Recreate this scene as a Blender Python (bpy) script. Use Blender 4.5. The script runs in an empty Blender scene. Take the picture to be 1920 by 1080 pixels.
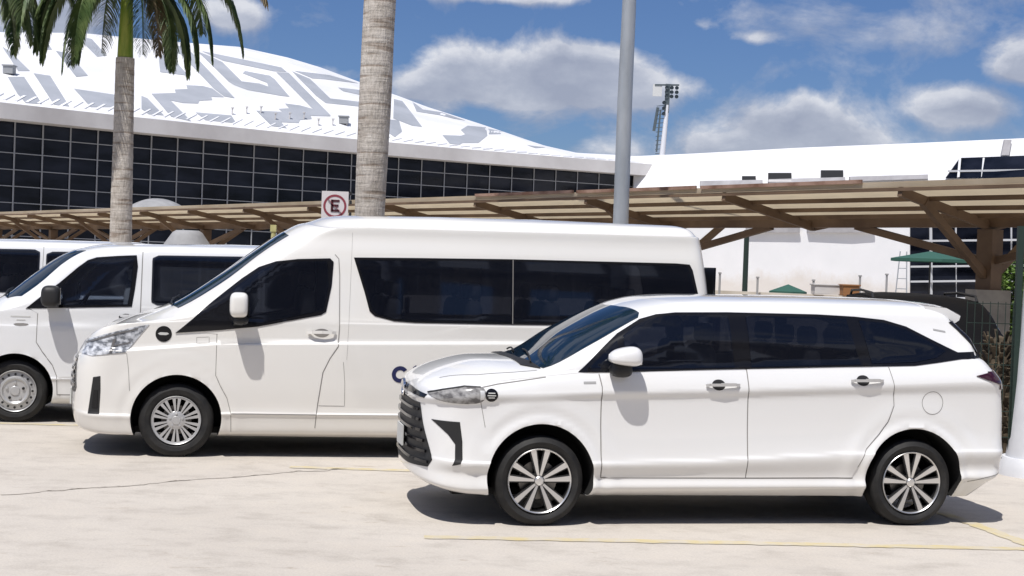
import bpy, bmesh, math, random
from mathutils import Vector, Matrix, noise
from mathutils.bvhtree import BVHTree
from mathutils.geometry import delaunay_2d_cdt
R = math.radians
PI = math.pi
rnd = random.Random(7)
sc = bpy.context.scene
col = sc.collection

# ------------------------------------------------------------------ camera
FPX, HOR, ROLL, CAMH = 2700.0, 501.0, 0.035, 1.83      # focal length in px of a 1920 px wide picture, horizon row, roll, eye height
PITCH = math.atan((540 - HOR) / FPX)
cam = bpy.data.cameras.new('camera')
cam.sensor_width = 36
cam.lens = FPX / 1920 * 36
cam.clip_start = .1
cam.clip_end = 4000
co = bpy.data.objects.new('camera', cam)
col.objects.link(co)
co.matrix_world = Matrix.Translation((0, 0, CAMH)) @ Matrix.Rotation(PI/2 - PITCH, 4, 'X') @ Matrix.Rotation(ROLL, 4, 'Z')
sc.camera = co

def ray(px, py):
    a, b = px - 960, py - 540
    u = a*math.cos(ROLL) + b*math.sin(ROLL)
    w = -a*math.sin(ROLL) + b*math.cos(ROLL)
    d = (u/FPX, 1.0, -w/FPX)
    c, s = math.cos(PITCH), math.sin(PITCH)
    return Vector((d[0], d[1]*c + d[2]*s, -d[1]*s + d[2]*c))
def at(px, py, Y):
    r = ray(px, py)
    t = Y / r.y
    return Vector((r.x*t, Y, CAMH + r.z*t))

# ------------------------------------------------------------------ light
SUN = Vector((-.20, -.46, 1.0)).normalized()           # direction towards the sun
EL = math.asin(SUN.z)
AZ = math.atan2(SUN.x, SUN.y)                            # clockwise from +Y
world = bpy.data.worlds.new('World')
sc.world = world
world.use_nodes = True
sun = bpy.data.lights.new('sun', 'SUN')
sun.energy = 4.6
sun.angle = R(.53)
sun.color = (1.0, .965, .92)
so = bpy.data.objects.new('sun', sun)
col.objects.link(so)
so.rotation_euler = SUN.to_track_quat('Z', 'Y').to_euler()
sc.view_settings.view_transform = 'Standard'
sc.view_settings.look = 'None'
sc.view_settings.gamma = 1
sc.view_settings.exposure = 0.0
try: sc.view_settings.use_curve_mapping = False
except Exception: pass

# ------------------------------------------------------------------ node helpers
class NT:
    def __init__(s, tree): s.t = tree; s.n = tree.nodes; s.l = tree.links
    def node(s, typ, **kw):
        n = s.n.new(typ)
        for k, v in kw.items(): setattr(n, k, v)
        return n
    def link(s, a, b): s.l.new(a, b)
    def val(s, sock, v):
        if hasattr(v, 'links') or hasattr(v, 'is_linked'): s.l.new(v, sock)
        else: sock.default_value = v
    def math(s, op, a, b=0.0, c=None, clamp=False):
        n = s.n.new('ShaderNodeMath'); n.operation = op; n.use_clamp = clamp
        s.val(n.inputs[0], a); s.val(n.inputs[1], b)
        if c is not None: s.val(n.inputs[2], c)
        return n.outputs[0]
    def vmath(s, op, a, b=(0, 0, 0)):
        n = s.n.new('ShaderNodeVectorMath'); n.operation = op
        s.val(n.inputs[0], a); s.val(n.inputs[1], b)
        return n
    def mix(s, f, a, b, mode='MIX'):
        n = s.n.new('ShaderNodeMix'); n.data_type = 'RGBA'; n.blend_type = mode
        s.val(n.inputs[0], f)
        s.val(n.inputs[6], a if not isinstance(a, tuple) else (*a[:3], 1))
        s.val(n.inputs[7], b if not isinstance(b, tuple) else (*b[:3], 1))
        return n.outputs[2]
    def noise(s, vec, scale, detail=4, rough=.55, dim='3D', w=None, dist=0):
        n = s.n.new('ShaderNodeTexNoise'); n.noise_dimensions = dim
        if vec is not None: s.l.new(vec, n.inputs['Vector'])
        n.inputs['Scale'].default_value = scale; n.inputs['Detail'].default_value = detail
        n.inputs['Roughness'].default_value = rough; n.inputs['Distortion'].default_value = dist
        return n.outputs['Fac']
    def ramp(s, f, pts, interp='LINEAR'):
        n = s.n.new('ShaderNodeValToRGB'); n.color_ramp.interpolation = interp
        e = n.color_ramp.elements
        while len(e) > 1: e.remove(e[-1])
        e[0].position = pts[0][0]; e[0].color = c4(pts[0][1])
        for p, c in pts[1:]:
            x = e.new(p); x.color = c4(c)
        s.l.new(f, n.inputs[0])
        return n.outputs[0]
def c4(c):
    if isinstance(c, (int, float)): return (c, c, c, 1)
    return (*c[:3], 1)

# ------------------------------------------------------------------ sky
wt = NT(world.node_tree)
for n in list(wt.n): wt.n.remove(n)
sky = wt.node('ShaderNodeTexSky', sky_type='NISHITA')
sky.sun_disc = False
sky.sun_elevation = EL
sky.sun_rotation = AZ
sky.air_density = 1.0
sky.dust_density = .6
sky.ozone_density = 2.2
tc = wt.node('ShaderNodeTexCoord')
D = wt.vmath('NORMALIZE', tc.outputs['Generated']).outputs[0]
# banks of cumulus, each an ellipsoid of directions: (px, py, half width, half height) converted to angles
clouds = [(1000, 140, 330, 105, 1.0), (850, 160, 170, 62, .8), (1190, 165, 190, 60, .85), (1480, 245, 230, 95, 1.0), (1370, 275, 170, 60, .8), (1600, 270, 130, 60, .7), (1790, 195, 150, 60, .85),
          (1925, 120, 110, 62, 1.0), (960, -8, 230, 30, .75), (430, 25, 110, 52, .8), (60, 10, 210, 95, 1.0), (1130, 280, 260, 60, .55), (620, 135, 120, 45, .35), (1310, 45, 50, 20, .45), (1415, 72, 60, 20, .5)]
def density(DV):
    prev = None
    for px, py, sw, sh, a in clouds:
        d = ray(px, py).normalized()
        df = wt.vmath('SUBTRACT', DV, tuple(d)).outputs[0]
        ml = wt.vmath('MULTIPLY', df, (FPX/sw, FPX/sw, FPX/sh)).outputs[0]
        ln = wt.vmath('LENGTH', ml).outputs['Value']
        v = wt.math('MULTIPLY', wt.math('SUBTRACT', 1.0, ln, clamp=True), a)
        prev = v if prev is None else wt.math('SMOOTH_MAX', prev, v, .2)
    sepD = wt.node('ShaderNodeSeparateXYZ'); wt.link(DV, sepD.inputs[0])
    far = wt.noise(wt.vmath('MULTIPLY', DV, (1, 1, 2.2)).outputs[0], 2.6, 5, .55)
    # scattered cloud over the rest of the sky, so glass and paint reflect a whole sky
    behind = wt.math('MULTIPLY', wt.math('SUBTRACT', far, .43, clamp=True), 3.0)
    notview = wt.math('SUBTRACT', 1.0, wt.math('MULTIPLY', wt.math('SUBTRACT', sepD.outputs['Y'], .80), 8.0, clamp=True), clamp=True)
    base = wt.math('MAXIMUM', prev, wt.math('MULTIPLY', behind, notview))
    n1 = wt.noise(wt.vmath('MULTIPLY', DV, (1, 1, 1.5)).outputs[0], 10, 9, .60, dist=.3)
    dens = wt.math('ADD', base, wt.math('MULTIPLY', wt.math('SUBTRACT', n1, .5), 1.7))
    dens = wt.math('MULTIPLY', wt.math('SUBTRACT', dens, .15), 3.4, clamp=True)
    return wt.math('MULTIPLY', dens, wt.math('MULTIPLY', base, 6.0, clamp=True)), base
dens, base = density(D)
dup, _b = density(wt.vmath('ADD', D, (-.004, 0, .011)).outputs[0])
n2 = wt.noise(wt.vmath('MULTIPLY', D, (1, 1, 1.8)).outputs[0], 17, 7, .6)
shade = wt.math('ADD', wt.math('MULTIPLY', wt.math('SUBTRACT', dens, dup), .22), wt.math('MULTIPLY', n2, .75))
ccol = wt.ramp(shade, [(.24, (5.0, 5.4, 6.7)), (.38, (6.2, 6.6, 7.8)), (.50, (8.0, 8.3, 9.3)), (.66, (11.0, 11.1, 11.6))])
skycol = wt.mix(1.0, sky.outputs[0], (.60, .76, 1.10), 'MULTIPLY')
mixc = wt.mix(wt.math('MULTIPLY', dens, .86), skycol, ccol)
bg = wt.node('ShaderNodeBackground')
wt.link(mixc, bg.inputs[0])
bg.inputs[1].default_value = .074
wo = wt.node('ShaderNodeOutputWorld')
wt.link(bg.outputs[0], wo.inputs[0])

# ------------------------------------------------------------------ materials
def mat(name, colr=(.5, .5, .5), rough=.5, metal=0, spec=.5, coat=0, coat_rough=.03, trans=0, ior=1.45, emit=None):
    m = bpy.data.materials.new(name); m.use_nodes = True
    b = m.node_tree.nodes['Principled BSDF']
    b.inputs['Base Color'].default_value = (*colr, 1)
    b.inputs['Roughness'].default_value = rough
    b.inputs['Metallic'].default_value = metal
    b.inputs['Specular IOR Level'].default_value = spec
    b.inputs['Coat Weight'].default_value = coat
    b.inputs['Coat Roughness'].default_value = coat_rough
    b.inputs['Transmission Weight'].default_value = trans
    b.inputs['IOR'].default_value = ior
    return m
def noisy(m, c1, c2, scale=5, detail=5, lo=.35, hi=.65, coords='Object', stretch=(1, 1, 1), bump=0, bscale=None, rough=None):
    t = NT(m.node_tree); b = t.n['Principled BSDF']
    tcn = t.node('ShaderNodeTexCoord')
    v = t.vmath('MULTIPLY', tcn.outputs[coords], stretch).outputs[0]
    f = t.noise(v, scale, detail)
    c = t.ramp(f, [(lo, c1), (hi, c2)])
    t.link(c, b.inputs['Base Color'])
    if rough:
        r = t.ramp(f, [(lo, rough[0]), (hi, rough[1])]); t.link(r, b.inputs['Roughness'])
    if bump:
        bn = t.node('ShaderNodeBump'); bn.inputs['Strength'].default_value = 1; bn.inputs['Distance'].default_value = bump
        t.link(t.noise(v, bscale or scale*4, 5), bn.inputs['Height']); t.link(bn.outputs[0], b.inputs['Normal'])
    return m

def paint(name, c):
    m = mat(name, c, .32, coat=1, coat_rough=.04)
    t = NT(m.node_tree); b = t.n['Principled BSDF']
    tcn = t.node('ShaderNodeTexCoord')
    sp = t.node('ShaderNodeSeparateXYZ'); t.link(tcn.outputs['Object'], sp.inputs[0])
    low = t.math('MULTIPLY', t.math('SUBTRACT', .62, sp.outputs['Z'], clamp=True), 1.1)       # road dust thrown up on the sills
    f = t.math('MULTIPLY', low, t.math('ADD', t.noise(tcn.outputs['Object'], 4, 6), .1), clamp=True)
    t.link(t.mix(f, c, tuple(x*y for x, y in zip(c, (.80, .74, .66)))), b.inputs['Base Color'])
    bn = t.node('ShaderNodeBump'); bn.inputs['Distance'].default_value = .0009
    t.link(t.noise(tcn.outputs['Object'], 2.2, 2), bn.inputs['Height']); t.link(bn.outputs[0], b.inputs['Normal'])
    return m
M = {}
M['white_cool'] = paint('white_car_paint', (.775, .775, .77))
M['white_warm'] = paint('warm_white_van_paint', (.775, .76, .725))
M['white_van'] = paint('white_van_paint', (.76, .765, .77))
M['dark_paint'] = mat('dark_car_paint', (.006, .006, .007), .6, spec=.08)
M['gap'] = mat('panel_gap', (.22, .21, .20), .9)
M['well'] = mat('wheel_well', (.012, .012, .012), .95)
M['trim'] = mat('gloss_black_trim', (.008, .008, .010), .12, spec=.4)
M['plastic'] = mat('black_plastic', (.018, .018, .019), .55)
M['glass'] = mat('tinted_glass', (.004, .005, .009), .03, spec=.55)
M['glass_blue'] = mat('windscreen_glass', (.006, .018, .035), .03, spec=.9)
M['rubber'] = mat('tyre_rubber', (.012, .012, .013), .7)
noisy(M['rubber'], (.008, .008, .009), (.022, .021, .020), 9)
M['alloy'] = mat('machined_alloy', (.72, .71, .70), .3, metal=.85)
M['hubcap'] = mat('silver_hubcap', (.50, .50, .50), .38, metal=.45)
M['rimdark'] = mat('rim_black', (.015, .015, .016), .4)
M['handle'] = mat('satin_handle', (.62, .62, .62), .25, metal=.5)
def lens(name, lo, hi, sc_):
    m = mat(name, hi, .12, spec=.5)
    t = NT(m.node_tree); tcn = t.node('ShaderNodeTexCoord')
    f = t.noise(t.vmath('MULTIPLY', tcn.outputs['Object'], (1, .4, 1.4)).outputs[0], sc_*1.6, 2, .5, dist=.15)
    t.link(t.ramp(f, [(.36, hi), (.50, tuple((a+b)/2 for a, b in zip(lo, hi))), (.60, lo)]), t.n['Principled BSDF'].inputs['Base Color'])
    return m
M['lens_grey'] = lens('headlamp_lens_grey', (.12, .115, .115), (.36, .355, .35), 12)
M['lens_clear'] = lens('headlamp_lens_clear', (.16, .17, .19), (.62, .64, .68), 12)
M['cabin'] = mat('cabin_lining', (.10, .10, .105), .9)
M['seat'] = mat('grey_seat_cloth', (.34, .33, .32), .9)
def tinted(name, m0, tint):
    m = m0.copy(); m.name = name; t = NT(m.node_tree)
    tr = t.node('ShaderNodeBsdfTransparent'); tr.inputs[0].default_value = (*tint, 1)
    ad = t.node('ShaderNodeAddShader'); t.link(t.n['Principled BSDF'].outputs[0], ad.inputs[0]); t.link(tr.outputs[0], ad.inputs[1])
    t.link(ad.outputs[0], t.n['Material Output'].inputs[0]); return m
M['glass_see'] = tinted('privacy_glass', M['glass'], (.115, .12, .135))
M['glass_light'] = tinted('light_tinted_glass', M['glass'], (.36, .40, .46))
M['badge'] = mat('grey_badge', (.36, .36, .36), .5)
M['chrome'] = mat('chrome', (.75, .75, .76), .15, metal=1)
M['lampglass'] = mat('headlamp_lens', (.30, .30, .31), .12, spec=.5)
M['lampinner'] = mat('headlamp_reflector', (.62, .62, .62), .35, metal=.3)
M['lampdark'] = mat('headlamp_bezel', (.15, .145, .145), .25, spec=.4)
M['redlamp'] = mat('dark_red_lens', (.035, .004, .008), .08, coat=1)
M['navy'] = mat('navy_vinyl', (.018, .022, .085), .4)
M['sticker'] = mat('pale_vinyl', (.55, .55, .53), .5)
M['plate'] = mat('plate_face', (.55, .56, .55), .5)

# ------------------------------------------------------------------ mesh helpers
class MB:
    def __init__(s): s.v = []; s.f = []; s.m = []; s.n = {}
    def add(s, vs, fs, mi=0):
        o = len(s.v)
        s.v += [tuple(v) for v in vs]
        s.f += [tuple(i + o for i in f) for f in fs]
        s.m += [mi]*len(fs)
        return s
    def box(s, c, sz, mi=0, rot=None):
        x, y, z = sz[0]/2, sz[1]/2, sz[2]/2
        vs = [Vector((a*x, b*y, d*z)) for a in (-1, 1) for b in (-1, 1) for d in (-1, 1)]
        if rot is not None: vs = [rot @ v for v in vs]
        vs = [v + Vector(c) for v in vs]
        return s.add(vs, [(0, 1, 3, 2), (4, 6, 7, 5), (0, 4, 5, 1), (2, 3, 7, 6), (0, 2, 6, 4), (1, 5, 7, 3)], mi)
    def bar(s, p, q, w, h, mi=0, up=(0, 0, 1)):
        p = Vector(p); q = Vector(q); d = (q - p); L = d.length
        if L < 1e-6: return s
        d.normalize(); u = Vector(up)
        if abs(d.dot(u)) > .98: u = Vector((0, 1, 0))
        a = d.cross(u).normalized(); b = a.cross(d)
        vs = [e + a*i*w/2 + b*j*h/2 for e in (p, q) for i, j in ((-1, -1), (1, -1), (1, 1), (-1, 1))]
        return s.add(vs, [(0, 1, 2, 3), (7, 6, 5, 4), (0, 4, 5, 1), (1, 5, 6, 2), (2, 6, 7, 3), (3, 7, 4, 0)], mi)
    def tube(s, pts, rad, seg=10, mi=0, caps=True):
        pts = [Vector(p) for p in pts]
        n = len(pts)
        rs = rad if isinstance(rad, (list, tuple)) else [rad]*n
        vs = []; prevn = None
        for i, p in enumerate(pts):
            d = (pts[min(i+1, n-1)] - pts[max(i-1, 0)]).normalized()
            if prevn is None:
                u = Vector((0, 0, 1)) if abs(d.z) < .9 else Vector((1, 0, 0))
                a = d.cross(u).normalized()
            else: a = (prevn - d*prevn.dot(d)).normalized()
            prevn = a; b = d.cross(a)
            for k in range(seg):
                t = 2*PI*k/seg
                vs.append(p + (a*math.cos(t) + b*math.sin(t))*rs[i])
        fs = [(i*seg+k, i*seg+(k+1) % seg, (i+1)*seg+(k+1) % seg, (i+1)*seg+k) for i in range(n-1) for k in range(seg)]
        if caps: fs += [tuple(range(seg-1, -1, -1)), tuple(range((n-1)*seg, n*seg))]
        return s.add(vs, fs, mi)
    def lathe(s, prof, c, axis='y', seg=48, mi=0, close=False):
        # prof: (radius, offset along the axis)
        vs = []
        for r, h in prof:
            for k in range(seg):
                t = 2*PI*k/seg
                if axis == 'y': vs.append((c[0]+r*math.cos(t), c[1]+h, c[2]+r*math.sin(t)))
                elif axis == 'z': vs.append((c[0]+r*math.cos(t), c[1]+r*math.sin(t), c[2]+h))
                else: vs.append((c[0]+h, c[1]+r*math.cos(t), c[2]+r*math.sin(t)))
        n = len(prof)
        fs = [(i*seg+k, i*seg+(k+1) % seg, (i+1)*seg+(k+1) % seg, (i+1)*seg+k) for i in range(n-1) for k in range(seg)]
        if close: fs += [((n-1)*seg+k, (n-1)*seg+(k+1) % seg, (k+1) % seg, k) for k in range(seg)]
        return s.add(vs, fs, mi)
    def prism(s, poly, y0, y1, mi=0):      # poly in (x, z)
        n = len(poly)
        vs = [(p[0], y0, p[1]) for p in poly] + [(p[0], y1, p[1]) for p in poly]
        fs = [tuple(range(n)), tuple(range(2*n-1, n-1, -1))] + [(i, i+n, (i+1) % n+n, (i+1) % n) for i in range(n)]
        return s.add(vs, fs, mi)
    def build(s, name, mats, parent=None, smooth=None, fix=True, bevel=0):
        me = bpy.data.meshes.new(name)
        me.from_pydata(s.v, [], s.f)
        if not isinstance(mats, (list, tuple)): mats = [mats]
        for m in mats: me.materials.append(m)
        me.polygons.foreach_set('material_index', s.m)
        if fix and not s.n:
            bm = bmesh.new(); bm.from_mesh(me); bmesh.ops.recalc_face_normals(bm, faces=bm.faces); bm.to_mesh(me); bm.free()
        if bevel:
            bm = bmesh.new(); bm.from_mesh(me)
            bmesh.ops.remove_doubles(bm, verts=bm.verts, dist=1e-5)
            bmesh.ops.bevel(bm, geom=bm.edges[:], offset=bevel, segments=2, affect='EDGES', profile=.6)
            bm.to_mesh(me); bm.free()
        if smooth:
            me.polygons.foreach_set('use_smooth', [True]*len(me.polygons))
            me.set_sharp_from_angle(angle=R(smooth))
            if s.n and not bevel:
                base = [tuple(c.vector) for c in me.corner_normals]
                top = set(s.n)
                nn = []
                for p in me.polygons:
                    up_ = all(v in top for v in p.vertices)
                    for li in p.loop_indices:
                        v = me.loops[li].vertex_index
                        nn.append(s.n[v] if up_ and v in top else base[li])
                me.normals_split_custom_set(nn)
        me.update()
        o = bpy.data.objects.new(name, me); col.objects.link(o)
        if parent is not None: o.parent = parent
        return o
def tag(o, label=None, cat=None, group=None, kind=None):
    if label: o['label'] = label
    if cat: o['category'] = cat
    if group: o['group'] = group
    if kind: o['kind'] = kind
    return o
def empty(name, loc=(0, 0, 0), rz=0):
    o = bpy.data.objects.new(name, None); col.objects.link(o)
    o.location = loc; o.rotation_euler = (0, 0, rz); o.empty_display_size = .3
    return o
def copy_tree(o, parent=None, swap=None):
    c = o.copy(); col.objects.link(c)
    if parent is not None: c.parent = parent
    for ch in list(o.children): copy_tree(ch, c)
    return c
def interp(keys, x):
    if isinstance(keys, (int, float)): return keys
    if x <= keys[0][0]: return keys[0][1]
    for (a, va), (b, vb) in zip(keys, keys[1:]):
        if x <= b:
            t = (x-a)/(b-a)
            return va + (vb-va)*t
    return keys[-1][1]
def pchip(xs, ys, q):
    n = len(xs)
    h = [max(xs[i+1]-xs[i], 1e-6) for i in range(n-1)]
    dl = [(ys[i+1]-ys[i])/h[i] for i in range(n-1)]
    m = [0]*n
    for i in range(1, n-1):
        if dl[i-1]*dl[i] > 0:
            w1 = 2*h[i]+h[i-1]; w2 = h[i]+2*h[i-1]
            m[i] = (w1+w2)/(w1/dl[i-1]+w2/dl[i])
    m[0] = dl[0]; m[-1] = dl[-1]
    out = []; i = 0
    for x in q:
        while i < n-2 and x > xs[i+1]: i += 1
        t = (x-xs[i])/h[i]
        out.append((2*t**3-3*t*t+1)*ys[i] + (t**3-2*t*t+t)*h[i]*m[i] + (-2*t**3+3*t*t)*ys[i+1] + (t**3-t*t)*h[i]*m[i+1])
    return out

# ------------------------------------------------------------------ vehicle bodies
# A body is a stack of closed plan rings. ring = (zFront, xFront, halfwidth, side z keys, xRear, zRear, Lf, nf, Lr, nr)
def body_mesh(rings, nF, nS, nRr, sub, arches, ra, za, flare):
    cols = nF + nS + nRr + 1
    grid = []
    for (zF, xf, w, zs, xr, zE, Lf, nf, Lr, nr) in rings:
        row = []
        for i in range(cols):
            if i <= nF:
                th = (i/nF)*PI/2
                x = xf + Lf - Lf*max(math.cos(th), 0)**(2/nf)
                k = math.sin(th)**(2/nf)
                ws = interp(w, xf+Lf); hw = ws*k
                zc = interp(zs, x)
                z = zF + (zc - zF)*k**3
            elif i <= nF+nS:
                t = (i-nF)/nS
                x = xf+Lf + (xr-Lr-xf-Lf)*t
                hw = interp(w, x); z = interp(zs, x)
            else:
                th = (1-(i-nF-nS)/nRr)*PI/2
                x = xr - Lr + Lr*max(math.cos(th), 0)**(2/nr)
                k = math.sin(th)**(2/nr)
                hw = interp(w, xr-Lr)*k
                zc = interp(zs, x)
                z = zE + (zc-zE)*k**3
            row.append((x, hw, z))
        grid.append(row)
    # smooth interpolation up the rings, per column
    K = len(rings)
    rows = [[] for _ in range((K-1)*sub+1)]
    for c in range(cols):
        pts = [grid[k][c] for k in range(K)]
        s = [0]
        for a, b in zip(pts, pts[1:]):
            s.append(s[-1] + max(.012, math.dist(a, b)))
        q = []
        for k in range(K-1):
            q += [s[k] + (s[k+1]-s[k])*j/sub for j in range(sub)]
        q.append(s[-1])
        X = pchip(s, [p[0] for p in pts], q); Y = pchip(s, [p[1] for p in pts], q); Z = pchip(s, [p[2] for p in pts], q)
        for r in range(len(q)):
            x, y, z = X[r], max(Y[r], 0), Z[r]
            for ax in arches:
                d = math.hypot(x-ax, z-za)
                if y > .5 and z > .2 and z < za+ra+.3:
                    b = flare*1.15*math.exp(-((d-ra-.012)/.036)**2) + flare*.5*math.exp(-((d-ra-.13)/.06)**2)
                    y += b
            rows[r].append((x, y, z))
    nr_ = len(rows)
    ring_n = 2*(cols-1)
    verts = []
    for row in rows:
        for c in range(cols): verts.append((row[c][0], -row[c][1] if 0 < c < cols-1 else 0, row[c][2]))
        for c in range(cols-2, 0, -1): verts.append((row[c][0], row[c][1], row[c][2]))
    faces = []
    for r in range(nr_-1):
        for c in range(ring_n):
            a = r*ring_n+c; b = r*ring_n+(c+1) % ring_n
            faces.append((a, b, b+ring_n, a+ring_n))
    for base in (0, (nr_-1)*ring_n):
        for c in range(cols-1):
            l0 = base+c; l1 = base+c+1
            r0 = base+((ring_n-c) % ring_n); r1 = base+ring_n-c-1
            f = [l0, l1, r1, r0]
            g = []
            for k in f:
                if k not in g: g.append(k)
            if len(g) > 2: faces.append(tuple(g))
    return verts, faces
def make_body(name, root, rings, paintm, arches, ra, za, flare, W2, res=(26, 190, 20), sub=6, cuts=()):
    v, f = body_mesh(rings, *res, sub, arches, ra, za, flare)
    mb = MB(); mb.add(v, f)
    full = mb.build('tmp_full', paintm, None, None)
    bvh = Skin(full.data)
    cb = MB()
    seg = 72
    for ax in arches:
        for s in (-1, 1):
            vs = []
            for y in (W2-.34, W2+.3):
                for k in range(seg):
                    t = 2*PI*k/seg
                    vs.append((ax+ra*math.cos(t), s*y, za+ra*math.sin(t)))
            fs = [(k, (k+1) % seg, seg+(k+1) % seg, seg+k) for k in range(seg)] + [tuple(range(seg)), tuple(range(2*seg-1, seg-1, -1))]
            cb.add(vs, fs)
    for poly in cuts:
        a = sum(poly[i-1][0]*poly[i][1]-poly[i][0]*poly[i-1][1] for i in range(len(poly)))
        cb.prism(poly if a > 0 else list(reversed(poly)), -W2-.4, W2+.4)
    cut = cb.build('tmp_cut', paintm)
    md = full.modifiers.new('b', 'BOOLEAN'); md.operation = 'DIFFERENCE'; md.object = cut; md.solver = 'EXACT'
    dg = bpy.context.evaluated_depsgraph_get()
    me = bpy.data.meshes.new_from_object(full.evaluated_get(dg))
    bpy.data.objects.remove(full); bpy.data.objects.remove(cut)
    me.materials.clear(); me.materials.append(paintm); me.materials.append(M['well'])
    me.materials.append(M['cabin'])
    for p in me.polygons:
        c = p.center; p.material_index = 0
        q = bvh.bvh.find_nearest(c)
        rad = min((math.hypot(c.x-ax, c.z-za) for ax in arches), default=9)
        if q[3] > .012 or (q[3] > .002 and rad < ra*.9998): p.material_index = 1 if c.z < za+ra+.05 else 2
        if c.z < .27 and abs(p.normal.z) > .9 and abs(c.y) < W2-.14: p.material_index = 1
        p.use_smooth = True
    me.set_sharp_from_angle(angle=R(38))
    me.name = name
    o = bpy.data.objects.new(name, me); col.objects.link(o); o.parent = root
    return o, bvh
from mathutils.interpolate import poly_3d_calc
class Skin:
    """a body surface that can be asked where a ray lands and which way the smooth surface faces there"""
    def __init__(s, me):
        bm = bmesh.new(); bm.from_mesh(me); bmesh.ops.recalc_face_normals(bm, faces=bm.faces); bm.normal_update()
        bm.verts.ensure_lookup_table(); bm.faces.ensure_lookup_table()
        s.bvh = BVHTree.FromBMesh(bm)
        s.f = [[(v.co.copy(), v.normal.copy()) for v in f.verts] for f in bm.faces]; bm.free()
    def ray_cast(s, o, d):
        h, n, i, t = s.bvh.ray_cast(o, d)
        if h is None: return h, n, i, t
        L = s.f[i]
        w = poly_3d_calc([c for c, _ in L], h)
        m = Vector((0, 0, 0))
        for k, (_, q) in zip(w, L): m += q*k
        if m.length < .1: m = n
        m.normalize()
        if m.dot(n) < 0: m = -m
        return h, m, i, t
AX = {'r': (lambda a, b: Vector((6, a, b)), Vector((-1, 0, 0))),
      'y': (lambda a, b: Vector((a, -3, b)), Vector((0, 1, 0))),
      'x': (lambda a, b: Vector((-3, a, b)), Vector((1, 0, 0))),
      'z': (lambda a, b: Vector((a, b, 4)), Vector((0, 0, -1)))}
def spl(poly, n=4, closed=True):          # rounds a polygon a little (Catmull-Rom)
    P = [Vector(p) for p in poly]; out = []; L = len(P)
    for i in range(L):
        p0, p1, p2, p3 = P[i-1], P[i], P[(i+1) % L], P[(i+2) % L]
        for k in range(n):
            t = k/n
            out.append(.5*((2*p1)+(p2-p0)*t+(2*p0-5*p1+4*p2-p3)*t*t+(-p0+3*p1-3*p2+p3)*t**3))
    return out
def chaikin(poly, it=2, r=.25):
    P = [Vector(p) for p in poly]
    for _ in range(it):
        Q = []
        for i in range(len(P)):
            a, b = P[i], P[(i+1) % len(P)]
            Q += [a.lerp(b, r), a.lerp(b, 1-r)]
        P = Q
    return P
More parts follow.
